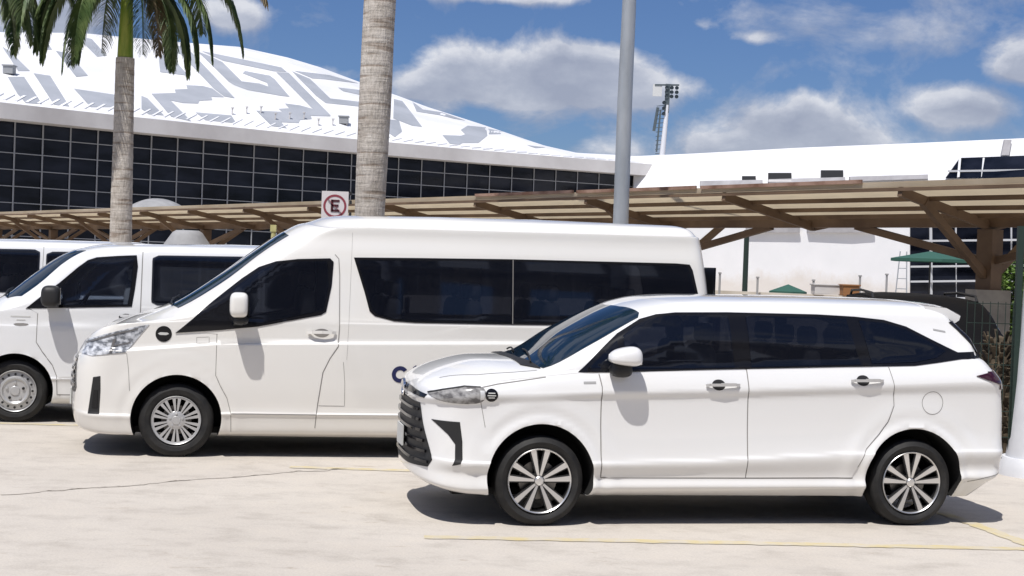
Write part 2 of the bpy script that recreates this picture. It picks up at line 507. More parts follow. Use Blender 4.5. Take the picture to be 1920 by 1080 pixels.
def patch(mb, bvh, poly, axis='y', off=.004, res=.03, mi=0, side=-1, skirt=.012, holes=()):
    """a skin lying on the body: polygon in the plane across `axis`, every vertex dropped onto the body surface"""
    P = [Vector((p[0], p[1])) for p in poly]
    pts = []
    n = len(P)
    for i in range(n):
        a, b = P[i], P[(i+1) % n]
        k = max(1, int((b-a).length/res))
        for j in range(k): pts.append(a.lerp(b, j/k))
    nb = len(pts)
    x0 = min(p.x for p in P); x1 = max(p.x for p in P); y0 = min(p.y for p in P); y1 = max(p.y for p in P)
    def inside(q):
        c = False; j = nb-1
        for i in range(nb):
            a, b = pts[i], pts[j]
            if (a.y > q.y) != (b.y > q.y) and q.x < (b.x-a.x)*(q.y-a.y)/(b.y-a.y)+a.x: c = not c
            j = i
        return c
    gx = x0+res/2; inner = []
    while gx < x1:
        gy = y0+res/2
        while gy < y1:
            q = Vector((gx, gy))
            if inside(q) and min((q-p).length for p in pts[:nb]) > res*.45: inner.append(q)
            gy += res
        gx += res
    hedges = []; hp_ = []
    for H_ in holes:
        H_ = [Vector((p[0], p[1])) for p in H_]; st0 = len(hp_)
        for i in range(len(H_)):
            a, b = H_[i], H_[(i+1) % len(H_)]
            k = max(1, int((b-a).length/res))
            for j in range(k): hp_.append(a.lerp(b, j/k))
        m0 = len(hp_)-st0
        hedges += [(nb+st0+i, nb+st0+(i+1) % m0) for i in range(m0)]
    def inpoly(q, P2):
        c = False; j = len(P2)-1
        for i in range(len(P2)):
            a, b = P2[i], P2[j]
            if (a[1] > q[1]) != (b[1] > q[1]) and q[0] < (b[0]-a[0])*(q[1]-a[1])/(b[1]-a[1])+a[0]: c = not c
            j = i
        return c
    if hp_: inner = [q for q in inner if min((q-p).length for p in hp_) > res*.4]
    allp = pts+hp_+inner
    vo, eo, fo, *_ = delaunay_2d_cdt(allp, hedges, [list(range(nb))], 1, 1e-6)
    if holes: fo = [f for f in fo if not any(inpoly(sum((vo[i] for i in f), Vector((0, 0)))/len(f), H_) for H_ in holes)]
    mk, dr = AX[axis]
    hit = []; last = None
    for q in vo:
        h, nm, _, _ = bvh.ray_cast(mk(q[0], q[1]), dr)
        if h is None:
            h, nm = (None, None)
        elif nm.dot(dr) > 0: nm = -nm
        hit.append((h, nm))
    vs = []; keep = {}
    for i, (h, nm) in enumerate(hit):
        if h is not None:
            keep[i] = len(vs); vs.append(h+nm*off)
    fs = []
    for f in fo:
        if not all(i in keep for i in f): continue
        a, b_, c_ = (hit[f[0]][0], hit[f[1]][0], hit[f[2]][0])
        g = tuple(keep[i] for i in f)
        if (b_-a).cross(c_-a).dot(hit[f[0]][1]) < 0: g = tuple(reversed(g))
        fs.append(g)
    # skirt
    cnt = {}
    for f in fs:
        for i in range(len(f)):
            e = (f[i], f[(i+1) % len(f)]); k = tuple(sorted(e)); cnt.setdefault(k, []).append(e)
    inv = {v: k for k, v in keep.items()}
    low = {}
    for k, es in list(cnt.items()):
        if len(es) == 1:
            a, b = es[0]
            for w in (a, b):
                if w not in low:
                    low[w] = len(vs); vs.append(vs[w]-hit[inv[w]][1]*skirt)
            fs.append((b, a, low[a], low[b]))
    if side > 0:
        vs = [(v[0], -v[1], v[2]) for v in vs]; fs = [tuple(reversed(f)) for f in fs]
    o = len(mb.v)
    mb.add(vs, fs, mi)
    for i, k in keep.items():
        q = hit[i][1]; mb.n[o+k] = (q.x, -q.y if side > 0 else q.y, q.z)
    return mb
def ribbon(mb, bvh, line, axis='y', width=.006, off=.0015, mi=0, side=-1, step=.02):
    mk, dr = AX[axis]
    P = [Vector(p) for p in line]; pts = []
    for a, b in zip(P, P[1:]):
        k = max(1, int((b-a).length/step))
        for j in range(k): pts.append(a.lerp(b, j/k))
    pts.append(P[-1])
    L = []; Rr = []
    for i, p in enumerate(pts):
        d = (pts[min(i+1, len(pts)-1)]-pts[max(i-1, 0)]).normalized(); n = Vector((-d.y, d.x))*width/2
        for arr, q in ((L, p+n), (Rr, p-n)):
            h, nm, _, _ = bvh.ray_cast(mk(q.x, q.y), dr)
            if h is not None:
                if nm.dot(dr) > 0: nm = -nm
                v = h+nm*off
                arr.append(Vector((v.x, -v.y, v.z)) if side > 0 else v)
            else: arr.append(None)
    for i in range(len(pts)-1):
        q = (L[i], L[i+1], Rr[i+1], Rr[i])
        if all(x is not None for x in q): mb.add(q, [(0, 1, 2, 3)], mi)
def merge(mb, o, m):
    """adds surface marks (shut lines) to the mesh they are drawn on"""
    me = o.data
    if m.name not in [x.name for x in me.materials]: me.materials.append(m)
    mi = [x.name for x in me.materials].index(m.name)
    bm = bmesh.new(); bm.from_mesh(me)
    vs = [bm.verts.new(v) for v in mb.v]
    for f in mb.f:
        try: fc_ = bm.faces.new([vs[i] for i in f]); fc_.material_index = mi
        except ValueError: pass
    bm.to_mesh(me); bm.free()
def shrink(poly, d):
    P = [Vector((p[0], p[1])) for p in poly]; n = len(P)
    ar = sum(P[i-1].x*P[i].y-P[i].x*P[i-1].y for i in range(n)); sgn = 1 if ar > 0 else -1
    out = []
    for i in range(n):
        e1 = (P[i]-P[i-1]); e2 = (P[(i+1) % n]-P[i])
        if e1.length < 1e-6 or e2.length < 1e-6: out.append(tuple(P[i])); continue
        e1.normalize(); e2.normalize()
        n1 = Vector((-e1.y, e1.x)); n2 = Vector((-e2.y, e2.x)); m = (n1+n2)
        m = m/max(m.length_squared/2, .6)
        out.append(tuple(P[i]+m*sgn*d))
    return out
def seat(root, x, ys, zt, w=.46, hr=True, zb=.9):
    for y in ys:
        mb = MB()
        ball(mb, (x+.02, y, (zb+zt)/2), (.075, w/2, (zt-zb)/2), 20, 14, e=4)
        if hr:
            ball(mb, (x+.035, y, zt+.085), (.05, .125, .075), 16, 10, e=3.5)
            for q in (-.05, .05): mb.tube([(x+.03, y+q, zt-.03), (x+.035, y+q, zt+.06)], .007, 6)
        mb.build('seat', M['seat'], root, 60)
def steering(root, x, y, z):
    mb = MB(); pts = []
    for k in range(25):
        a = 2*PI*k/24; pts.append((x+.08*math.sin(a), y+.19*math.cos(a), z+.16*math.sin(a)))
    mb.tube(pts, .014, 8); mb.bar((x-.18, y, z-.12), (x, y, z), .05, .05); mb.bar((x, y-.17, z), (x, y+.17, z), .02, .03)
    mb.build('steering_wheel', M['plastic'], root, 60)
def surf(bvh, a, b, axis='y'):
    mk, dr = AX[axis]
    h, nm, _, _ = bvh.ray_cast(mk(a, b), dr)
    return h, (nm if nm.dot(dr) < 0 else -nm)
def ball(mb, c, r, nu=28, nv=16, e=2.0, mi=0, fn=None):
    vs = []
    def sp(v, p): return math.copysign(abs(v)**p, v)
    for i in range(nv+1):
        ph = -PI/2+PI*i/nv
        for k in range(nu):
            t = 2*PI*k/nu
            x = sp(math.cos(ph), 2/e)*sp(math.cos(t), 2/e); y = sp(math.cos(ph), 2/e)*sp(math.sin(t), 2/e); z = sp(math.sin(ph), 2/e)
            v = Vector((x*r[0], y*r[1], z*r[2]))
            if fn: v = fn(v)
            vs.append(v+Vector(c))
    fs = [(i*nu+k, i*nu+(k+1) % nu, (i+1)*nu+(k+1) % nu, (i+1)*nu+k) for i in range(nv) for k in range(nu)]
    mb.add(vs, fs, mi)
def make_wheel(root, x, s, W2, rt, rr, style, yout=.035, tw=.205):
    """wheel > tyre, rim ; s = -1 is the near side"""
    yo = (W2-yout)
    hub = MB()
    hub.lathe([(rr*.98, -.17), (rr*.93, -.10), (rr*.93, -.035), (rr*.99, -.012)], (0, 0, 0), seg=56)
    hub.lathe([(.001, -.075), (rr*.60, -.075), (rr*.62, -.085), (rr*.62, -.12), (.001, -.12)], (0, 0, 0), seg=40, mi=1)
    hub.lathe([(.001, -.03), (.05, -.03), (.055, -.08)], (0, 0, 0), seg=20)
    ty = MB()
    ty.lathe([(rr*.985, -.012), (rr+.012, -.004), (rr+.02, .004), ((rr+rt)/2, .012), (rt-.035, .004), (rt-.014, -.010), (rt-.003, -.026), (rt, -.045), (rt, -tw+.045), (rt-.012, -tw+.01), (rr+.02, -tw+.0), (rr*.96, -tw+.015)], (0, 0, 0), seg=88)
    for k in range(3):
        yy = -.055-k*.045
        ty.lathe([(rt+.0012, yy), (rt+.0012, yy-.02)], (0, 0, 0), seg=64)
    rim = MB()
    rim.lathe([(rr*.985, -.010), (rr*1.0, .0), (rr*.985, .004), (rr*.955, -.002), (rr*.945, -.02)], (0, 0, 0), seg=64)
    def spoke(t, w0, w1, r0, r1, y0, y1, mi=0, th=.014, skew=0):
        c, sn = math.cos(t), math.sin(t); c2, s2 = math.cos(t+skew), math.sin(t+skew)
        a = Vector((r0*c, 0, r0*sn)); b = Vector((r1*c2, 0, r1*s2))
        n = Vector((-(b-a).z, 0, (b-a).x)).normalized()
        vs = []
        for p, w, y in ((a, w0, y0), (b, w1, y1)):
            for q in (-1, 1):
                for dy in (0, -th): vs.append(p+n*q*w/2+Vector((0, y+dy, 0)))
        rim.add(vs, [(0, 2, 6, 4), (1, 5, 7, 3), (0, 4, 5, 1), (2, 3, 7, 6), (0, 1, 3, 2), (4, 6, 7, 5)], mi)
    if style == 'five_double':
        for k in range(5):
            for d in (-.235, .235):
                t = PI/2+k*2*PI/5+d*1.0
                spoke(t, .016, .040, rr*.16, rr*.955, -.016, -.004, 0, .02, skew=.0)
                spoke(t, .034, .060, rr*.16, rr*.95, -.022, -.012, 1, .02)
            spoke(PI/2+k*2*PI/5, .02, .05, rr*.2, rr*.5, -.03, -.035, 1, .02)
            t = PI/2+k*2*PI/5+PI/5
            rim.lathe([(.001, -.02), (.009, -.02), (.009, -.04)], (.055*math.cos(t), 0, .055*math.sin(t)), seg=8, mi=1)
        rim.lathe([(.001, -.006), (.026, -.007), (.033, -.013), (.036, -.03)], (0, 0, 0), seg=24, mi=0)
    elif style == 'hubcap':
        for k in range(10):
            for dd_ in (-.12, .12):
                t = PI/2+k*2*PI/10+dd_
                spoke(t, .012, .030, rr*.34, rr*.93, -.006, -.004, 0, .012)
        rim.lathe([(.001, .004), (rr*.16, .003), (rr*.18, -.002), (rr*.34, -.006), (rr*.38, -.012)], (0, 0, 0), seg=40)
        rim.lathe([(rr*.89, -.006), (rr*.93, -.002), (rr*.97, -.004)], (0, 0, 0), seg=56)
        for k in range(5):
            t = PI/2+k*2*PI/5
            rim.lathe([(.001, .004), (.010, .002), (.012, -.006)], (rr*.26*math.cos(t), 0, rr*.26*math.sin(t)), seg=8)
    else:
        rim.lathe([(.001, .0), (rr*.2, -.002), (rr*.24, -.012), (rr*.52, -.010), (rr*.60, .004), (rr*.66, .002), (rr*.72, -.022), (rr*.95, -.03)], (0, 0, 0), seg=48)
        for k in range(16):
            t = k*2*PI/16
            rim.lathe([(.001, -.0045), (.013, -.0045)], (rr*.80*math.cos(t), -.010, rr*.80*math.sin(t)), seg=10, mi=1)
        for k in range(5):
            t = PI/2+k*2*PI/5
            rim.lathe([(.001, .006), (.014, .004), (.016, -.008)], (rr*.40*math.cos(t), 0, rr*.40*math.sin(t)), seg=8, mi=1 if k % 2 else 0)
    loc = (x, s*yo, rt)
    wh = hub.build('wheel', [M['rimdark'], mat_disc], root, 40)
    t = ty.build('tyre', M['rubber'], wh, 30)
    r = rim.build('rim', [M['alloy'] if style == 'five_double' else M['hubcap'], M['rimdark']], wh, 35)
    wh.location = loc
    if s < 0: wh.rotation_euler = (0, 0, PI)       # profiles are drawn facing +y
    return wh
mat_disc = mat('brake_disc', (.20, .19, .18), .4, metal=.8)

# ================================================================== 1. the silver-trimmed white people carrier in front
def ring(zF, xf, w, zs, xr, zE, Lf=.5, nf=2.4, Lr=.22, nr=3.0):
    return (zF, xf, w, zs, xr, zE, Lf, nf, Lr, nr)
def up(keys, d): return [(x, z+d) for x, z in keys]
A2 = .865
belt = [(-.7, .985), (-.33, 1.02), (.03, 1.065), (.3, 1.095), (1.2, 1.132), (2.3, 1.175), (2.85, 1.20), (3.3, 1.25)]
AV_RINGS = [
    ring(.25, -.68, .74, [(0, .21)], 3.50, .33, .5, 3),
    ring(.29, -.83, .81, [(-.4, .225), (0, .235), (1.5, .250), (2.4, .262), (3.3, .32)], 3.62, .40, .5, 3),
    ring(.33, -.875, .846, [(-.4, .27), (.4, .285), (2.4, .298), (3.3, .37)], 3.67, .45, .5, 3),
    ring(.385, -.88, .830, [(-.4, .36), (.4, .343), (2.4, .352), (3.3, .43)], 3.69, .50, .5, 3),
    ring(.47, -.865, .868, [(-.4, .445), (.4, .452), (1.1, .466), (2.3, .530), (3.3, .56)], 3.69, .58, .5, 3),
    ring(.495, -.865, .856, [(-.4, .470), (.4, .478), (1.1, .492), (2.3, .556), (3.3, .59)], 3.69, .61, .5, 3),
    ring(.68, -.870, .839, [(-.4, .68), (.4, .70), (2.3, .74), (3.3, .74)], 3.69, .74, .5, 3),
    ring(.82, -.863, .845, [(-.4, .85), (.4, .90), (1.5, .93), (2.6, .97), (3.3, .99)], 3.67, .98, .5, 3),
    ring(.875, -.875, .868, [(-.6, .90), (-.4, .925), (.4, .962), (1.5, 1.00), (2.6, 1.05), (3.3, 1.085)], 3.65, 1.08, .5, 3),
    ring(.89, -.872, .864, [(-.6, .92), (-.4, .945), (.4, .982), (1.5, 1.02), (2.6, 1.07), (3.3, 1.105)], 3.64, 1.10, .5, 2.9),
    ring(.95, -.862, .842, [(-.7, .955), (-.33, .99), (.03, 1.035), (.4, 1.055), (1.5, 1.09), (2.6, 1.13), (3.3, 1.16)], 3.60, 1.17, .5, 2.8),
    ring(1.00, -.82, [(-.2, .812), (.5, .824), (2.5, .818), (3.3, .795)], belt, 3.53, 1.25, .5, 2.7),
    ring(1.10, -.61, [(-.2, .81), (.5, .822), (2.5, .816), (3.3, .79)], up(belt, .008), 3.505, 1.27, .46, 2.8),
    ring(1.155, -.36, [(-.1, .80), (.5, .818), (2.5, .812), (3.3, .785)], up(belt, .018), 3.48, 1.285, .42, 3.0),
    ring(1.165, -.08, [(.1, .80), (.5, .812), (2.5, .806), (3.3, .775)], up(belt, .032), 3.49, 1.30, .30, 3.2),
    ring(1.375, .29, [(.4, .765), (1, .775), (2.5, .765), (3.2, .73)], [(.45, 1.26), (1, 1.33), (2.5, 1.36), (3.2, 1.36)], 3.42, 1.39, .26, 3.0, .10),
    ring(1.545, .63, [(.8, .705), (1.2, .715), (2.5, .705), (3.1, .67)], [(.75, 1.47), (1.1, 1.50), (2.6, 1.51), (3.1, 1.50)], 3.30, 1.53, .24, 3.0, .10),
    ring(1.605, .79, [(1, .675), (2.5, .675), (3.1, .64)], [(.95, 1.56), (1.3, 1.575), (2.6, 1.58), (3.1, 1.575)], 3.24, 1.59, .24, 3.0, .12),
    ring(1.640, .95, [(1.1, .61), (2.5, .61), (3.1, .58)], [(1.1, 1.618), (1.6, 1.632), (2.6, 1.637), (3.1, 1.63)], 3.15, 1.64, .24, 3.0),
    ring(1.662, 1.2, .44, [(1.3, 1.655), (2.0, 1.667), (2.7, 1.669), (3.1, 1.66)], 3.10, 1.66, .24, 2.6),
    ring(1.672, 1.6, .20, [(1.7, 1.674), (2.2, 1.681), (2.7, 1.682)], 3.0, 1.674, .2, 2.4)]

def gap_seams(seams, bvh, mb, mi):
    for s in (-1, 1):
        for ln, w in seams: ribbon(mb, bvh, ln, 'y', w, .0016, mi, s)

def make_carrier(root, paintm, detail=True):
    WIN = [[(.60, 1.128), (.60, 1.36), (.68, 1.425), (.80, 1.482), (.92, 1.512), (1.10, 1.522), (1.40, 1.528), (1.425, 1.155), (1.1, 1.142)],
           [(1.555, 1.160), (1.535, 1.530), (2.10, 1.534), (2.33, 1.526), (2.41, 1.196), (2.2, 1.188)],
           [(2.50, 1.205), (2.43, 1.520), (2.63, 1.506), (2.81, 1.462), (3.00, 1.374), (3.12, 1.308), (3.03, 1.255), (2.85, 1.220)]]
    tunnel = [(.585, 1.118), (.59, 1.37), (.67, 1.435), (.80, 1.494), (.92, 1.522), (1.10, 1.532), (1.40, 1.538), (2.10, 1.542), (2.35, 1.536), (2.63, 1.516), (2.82, 1.470), (3.01, 1.382), (3.13, 1.314), (3.04, 1.245), (2.85, 1.210), (2.2, 1.178), (1.4, 1.146), (1.1, 1.134)]
    body, bvh = make_body('body', root, AV_RINGS, paintm, (0, 2.85), .386, .345, .022, A2, cuts=[tunnel])
    seat(root, 1.30, (-.36, .36), 1.30); seat(root, 2.10, (-.45, 0, .45), 1.30, .42); seat(root, 2.80, (-.3, .3), 1.31, .4); steering(root, .72, -.36, 1.12)
    for s in (-1, 1):
        # doors: thin skins on the shell, the shell showing dark between them
        g = MB()
        front = [(.41, 1.085), (.43, 1.00), (.432, .70), (.445, .36), (.50, .352), (1.532, .356), (1.532, .60), (1.522, .95), (1.512, 1.14), (1.2, 1.128), (.8, 1.112)]
        rear = [(1.520, 1.143), (1.530, .95), (1.540, .60), (1.540, .356), (2.36, .362), (2.40, .45), (2.46, .58), (2.56, .69), (2.625, .78), (2.668, .90), (2.655, 1.05), (2.628, 1.18), (2.3, 1.172), (1.9, 1.156)]
        d1 = patch(MB(), bvh, front, 'y', .0035, .02, 0, s, .006).build('front_door', paintm, root, 30)
        d2 = patch(MB(), bvh, rear, 'y', .0035, .02, 0, s, .006).build('rear_door', paintm, root, 30)
        for dd, hx, hz in ((d1, 1.32, 1.030), (d2, 2.44, 1.082)):
            h = MB()
            hp, nm = surf(bvh, hx, hz)
            n_ = nm
            yy = hp.y
            sg = 1 if s < 0 else -1
            cup = chaikin([(hx-.075, hz), (hx-.045, hz+.038), (hx+.015, hz+.038), (hx+.040, hz), (hx+.015, hz-.038), (hx-.045, hz-.038)], 2)
            patch(h, bvh, [(p.x-.01, p.y) for p in cup], 'y', .0050, .03, 1, s, .003)
            pts = [(hx-.125, sg*(yy-.014), hz-.004), (hx-.10, sg*(yy-.026), hz+.001), (hx, sg*(yy-.032), hz+.003), (hx+.10, sg*(yy-.026), hz+.004), (hx+.13, sg*(yy-.012), hz+.003)]
            for a, b in zip(pts, pts[1:]): h.bar(a, b, .012, .020, 2)
            h.bar((hx-.02, sg*(yy-.036), hz+.014), (hx+.10, sg*(yy-.030), hz+.015), .004, .006, 2)
            h.build('door_handle', [paintm, M['plastic'], M['handle']], dd, 40, bevel=0)
        # glass
        tr = MB()
        dlo = [(.255, 1.098), (.345, 1.180), (.45, 1.275), (.565, 1.375), (.74, 1.483), (.86, 1.522), (1.0, 1.540), (1.40, 1.552), (2.10, 1.556), (2.40, 1.548), (2.64, 1.530), (2.82, 1.485), (3.02, 1.392), (3.22, 1.302), (3.40, 1.312), (3.46, 1.262), (3.24, 1.255), (3.05, 1.225), (2.85, 1.197), (2.23, 1.176), (1.2, 1.135), (.58, 1.106)]
        patch(tr, bvh, dlo, 'y', .0055, .05, 0, s, .008, [shrink(w_, .006) for w_ in WIN])
        tr.build('window_surround', M['trim'], root, 30)
        win_old = [[(.60, 1.128), (.60, 1.36), (.68, 1.425), (.80, 1.482), (.92, 1.512), (1.10, 1.522), (1.40, 1.528), (1.425, 1.155), (1.1, 1.142)],
               [(1.555, 1.160), (1.535, 1.530), (2.10, 1.534), (2.33, 1.526), (2.41, 1.196), (2.2, 1.188)],
               [(2.50, 1.205), (2.43, 1.520), (2.63, 1.506), (2.81, 1.462), (3.00, 1.374), (3.16, 1.298), (3.05, 1.250), (2.85, 1.218)],
               [(.33, 1.125), (.44, 1.225), (.555, 1.325), (.565, 1.128)]]
        for k, w in enumerate(WIN):
            patch(MB(), bvh, w, 'y', .0085, .05, 0, s, .002).build('side_window', M['glass_see'], root, 30)
        patch(MB(), bvh, win_old[3], 'y', .0085, .05, 0, s, .006).build('quarter_window', M['glass'], root, 30)
        # door mirror
        mr = MB()
        sg = s
        def shp(v):
            k = 1+.25*v.x/.12
            return Vector((v.x, v.y, v.z*k*(1 if v.z > 0 else .55)))
        ball(mr, (.565, sg*(A2+.075), 1.208), (.122, .098, .086), e=2.6, fn=shp)
        mo = mr.build('side_mirror', paintm, root, 50)
        mbs = MB()
        ball(mbs, (.55, sg*(A2+.02), 1.128), (.080, .085, .055), e=2.6)
        mbs.bar((.54, sg*(A2-.05), 1.13), (.55, sg*(A2+.04), 1.11), .09, .06)
        mbs.build('mirror_base', M['plastic'], mo, 50)
        ml_ = MB(); ml_.box((.668, sg*(A2+.075), 1.205), (.012, .10, .065)); ml_.build('mirror_glass', M['chrome'], mo)
        # tail lamp
        tlm = MB()
        patch(tlm, bvh, [(3.33, 1.133), (3.47, 1.165), (3.575, 1.180), (3.64, 1.175), (3.65, 1.03), (3.60, 1.045), (3.48, 1.085), (3.40, 1.11)], 'y', .010, .02, 0, s, .012)
        patch(tlm, bvh, [(-.835, 1.165), (-.50, 1.15), (-.50, 1.05), (-.835, 1.035)], 'r', .010, .02, 0, s, .012)
        tlm.build('tail_light', M['redlamp'], root, 30)
        # headlamp, wrapping the front corner
        hl = MB()
        lens = [(-.80, .925), (-.70, .955), (-.56, .985), (-.45, .985), (-.418, .965), (-.418, .905), (-.45, .872), (-.56, .862), (-.67, .868), (-.76, .885)]
        patch(hl, bvh, chaikin(lens, 1), 'y', .006, .02, 0, s, .010)
        ho = hl.build('headlight', M['lens_grey'], root, 30)
        li = MB()
        patch(li, bvh, [(-.79, .925), (-.70, .953), (-.56, .983), (-.45, .983), (-.45, .976), (-.56, .976), (-.70, .946), (-.785, .918)], 'y', .0085, .015, 0, s, .004)
        li.build('headlight_trim', M['plastic'], ho, 30)
        patch(MB(), bvh, [(-.455, .955), (-.425, .955), (-.425, .90), (-.455, .895)], 'y', .0085, .015, 0, s, .004).build('turn_lamp', M['lampinner'], ho, 30)
        # fog lamp recess
        fg = MB()
        patch(fg, bvh, [(-.765, .735), (-.585, .732), (-.565, .60), (-.562, .475), (-.575, .440), (-.63, .425), (-.612, .47), (-.612, .575), (-.66, .64)], 'y', .004, .02, 0, s, .008)
        fg.build('fog_lamp_bezel', M['plastic'], root, 30)
        sh = [(-.386, .26), (-.38, .34)]
    seams = [([(.405, 1.09), (.424, 1.00), (.427, .70), (.440, .352), (1.536, .352)], .007), ([(1.514, 1.15), (1.526, .95), (1.536, .60), (1.536, .352)], .011), ([(1.536, .352), (2.37, .358)], .007),
             ([(2.40, .44), (2.46, .575), (2.565, .685), (2.632, .78), (2.676, .90), (2.662, 1.05), (2.634, 1.185)], .005),
             ([(-.44, .98), (-.33, 1.004), (-.15, 1.032), (.02, 1.06)], .007), ([(-.45, .885), (-.43, .80), (-.41, .70)], .004)]
    fc = [(2.985+.085*math.cos(t*PI/12), .925+.085*math.sin(t*PI/12)) for t in range(25)]
    gm = MB()
    gap_seams(seams, bvh, gm, 0)
    ribbon(gm, bvh, fc, 'y', .004, .0016, 0, -1)
    ribbon(gm, bvh, [(3.30, .335), (3.45, .37), (3.60, .40)], 'y', .005, .0016, 0, -1)
    merge(gm, body, M['gap'])
    # front: upper and lower grille, number plate, lip, emblem
    gr = MB()
    outer = [(-.50, .835), (0, .848), (.50, .835), (.60, .64), (.70, .450), (.655, .395), (.30, .378), (0, .374), (-.30, .378), (-.655, .395), (-.70, .450), (-.60, .64)]
    patch(gr, bvh, outer, 'x', .004, .04, 0, -1, .01)
    go = gr.build('grille', M['plastic'], root, 30)
    sl = MB()
    for k in range(6):
        z = .80-k*.072
        w = .50+.033*k
        mk = [(-w, z), (w, z), (w, z-.020), (-w, z-.020)]
        patch(sl, bvh, mk, 'x', .022, .035, 0, -1, .016)
    sl.build('grille_slats', M['trim'], go, 30)
    ug = MB()
    patch(ug, bvh, [(-.62, .905), (-.3, .935), (0, .942), (.3, .935), (.62, .905), (.60, .878), (.3, .890), (0, .893), (-.3, .890), (-.60, .878)], 'x', .006, .03, 0, -1, .01)
    ug.build('upper_grille', M['trim'], root, 30)
    eb = MB()
    eb.lathe([(.052, -.012), (.060, -.018), (.068, -.012), (.066, 0)], (-.878, 0, .905), axis='x', seg=28)
    eb.lathe([(.001, -.014), (.020, -.014), (.022, 0)], (-.878, 0, .905), axis='x', seg=16)
    eb.build('emblem', M['chrome'], root, 40)
    pl = MB(); pl.box((-.900, 0, .555), (.012, .30, .15)); pl.build('number_plate', M['plate'], root)
    # cowl, windscreen, wipers, bonnet shut lines
    ws = [(-.725, .02), (-.62, -.045), (-.3, -.085), (0, -.09), (.3, -.085), (.62, -.045), (.725, .02)]
    wsp = [(x, y) for y, x in ws] + [(.735, .645), (.755, .60), (.685, .3), (.665, 0), (.685, -.3), (.755, -.60), (.735, -.645)]
    patch(MB(), bvh, wsp, 'z', .005, .05, 0, -1, .010).build('windscreen', M['glass_blue'], root, 40)
    cw = MB()
    patch(cw, bvh, [(-.12, -.60), (-.17, 0), (-.12, .60), (.0, .725), (-.085, .3), (-.092, 0), (-.085, -.3), (.0, -.725)], 'z', .009, .04, 0, -1, .012)
    cw.build('cowl', M['plastic'], root, 40)
    wp = MB()
    for y0, y1 in ((-.60, -.05), (.02, .55)):
        p = []
        for k in range(8):
            t = k/7; yy = y0+(y1-y0)*t; xx = -.045+.06*math.sin(t*PI*.5)*(1 if y0 < 0 else 1)
            h, nm = surf(bvh, xx, yy, 'z'); p.append(h+nm*.022)
        wp.tube(p, .007, 6)
    wp.build('wipers', M['plastic'], root, 40)
    bn = MB()
    ribbon(bn, bvh, [(-.70, -.55), (-.45, -.68), (-.2, -.725), (-.03, -.74)], 'z', .006, .002, 0)
    ribbon(bn, bvh, [(-.70, .55), (-.45, .68), (-.2, .725), (-.03, .74)], 'z', .006, .002, 0)
    merge(bn, body, M['gap'])
    # roof spoiler with black ends, rear window, rear plate
    sp = MB()
    n = 12
    secs = []
    for k in range(n+1):
        y = -.60+1.2*k/n
        e = abs(y)/.60
        xe = 3.42-.10*e**3
        zt = 1.672-.035*e**2
        secs += [(3.02, y, zt+.006), (3.20, y, zt-.004), (xe, y, zt-.062), (xe-.010, y, zt-.095), (3.24, y, zt-.140), (3.02, y, zt-.06)]
    fs = [(i*6+j, i*6+(j+1) % 6, (i+1)*6+(j+1) % 6, (i+1)*6+j) for i in range(n) for j in range(6)] + [tuple(range(6)), tuple(range(n*6+5, n*6-1, -1))]
    sp.add(secs, fs)
    sp.build('roof_spoiler', paintm, root, 35)
    for s in (-1, 1):
        patch(MB(), bvh, [(3.19, 1.525), (3.265, 1.535), (3.30, 1.50), (3.355, 1.445), (3.41, 1.38), (3.475, 1.305), (3.40, 1.300), (3.31, 1.405), (3.24, 1.478)], 'y', .012, .02, 0, s, .01).build('rear_pillar_trim', M['trim'], root, 30)
    rw = MB()
    def rear(poly, off, name, m):
        b2 = MB()
        P = [Vector(p) for p in poly]
        vs = []; fs = []
        ny, nz = 30, 8
        y0, y1 = P[0]; z0, z1 = P[1]
        for j in range(nz+1):
            for i in range(ny+1):
                y = y0+(y1-y0)*i/ny; z = z0+(z1-z0)*j/nz
                h, nm, _, _ = bvh.ray_cast(Vector((6, y, z)), Vector((-1, 0, 0)))
                while h is None or nm.x < .45: y *= .985; h, nm, _, _ = bvh.ray_cast(Vector((6, y, z)), Vector((-1, 0, 0)))
                vs.append(h+Vector((off, 0, 0)))
        fs = [(j*(ny+1)+i, j*(ny+1)+i+1, (j+1)*(ny+1)+i+1, (j+1)*(ny+1)+i) for j in range(nz) for i in range(ny)]
        b2.add(vs, fs); return b2.build(name, m, root, 40)
    rear([(-.715, .715), (1.31, 1.55)], .006, 'rear_window', M['glass'])
    rb = MB(); rb.box((3.70, 0, .86), (.012, .30, .15)); rb.build('number_plate', M['plate'], root)
    for x in (0, 2.85):
        for s in (-1, 1): make_wheel(root, x, s, A2, .322, .232, 'five_double')
    # underside pan keeps daylight out from under the shell
    ub = MB(); ub.box((1.4, 0, .225), (4.0, 1.3, .05)); ub.build('underbody', M['well'], root)
    return bvh
CAR_YAW = .2
def place(gx, gy, W2):       # (gx, gy): the near front tyre's foot; returns the root location at the body's centre line
    return (gx - math.sin(CAR_YAW)*W2, gy + math.cos(CAR_YAW)*W2, 0)
car = empty('people_carrier', place(.2518, 10.148, A2), CAR_YAW)
tag(car, 'white seven seat people carrier with two-tone alloy wheels parked nearest the camera', 'car')
bvhA = make_carrier(car, M['white_cool'])
bd = MB()
hp, nm = surf(bvhA, -.375, .935)
bd = MB()
patch(bd, bvhA, [(-.375+.045*math.cos(t*PI/12), .928+.045*math.sin(t*PI/12)) for t in range(24)], 'y', .004, .02, 0, -1, .004)
bd.build('round_badge', M['trim'], car, 40)
b3 = MB()
for z, w in ((.942, .024), (.926, .030), (.911, .022)):
    patch(b3, bvhA, [(-.375-w, z+.0035), (-.375+w, z+.0035), (-.375+w, z-.0035), (-.375-w, z-.0035)], 'y', .0055, .02, 0, -1, .002)
b3.build('badge_bars', M['sticker'], car)
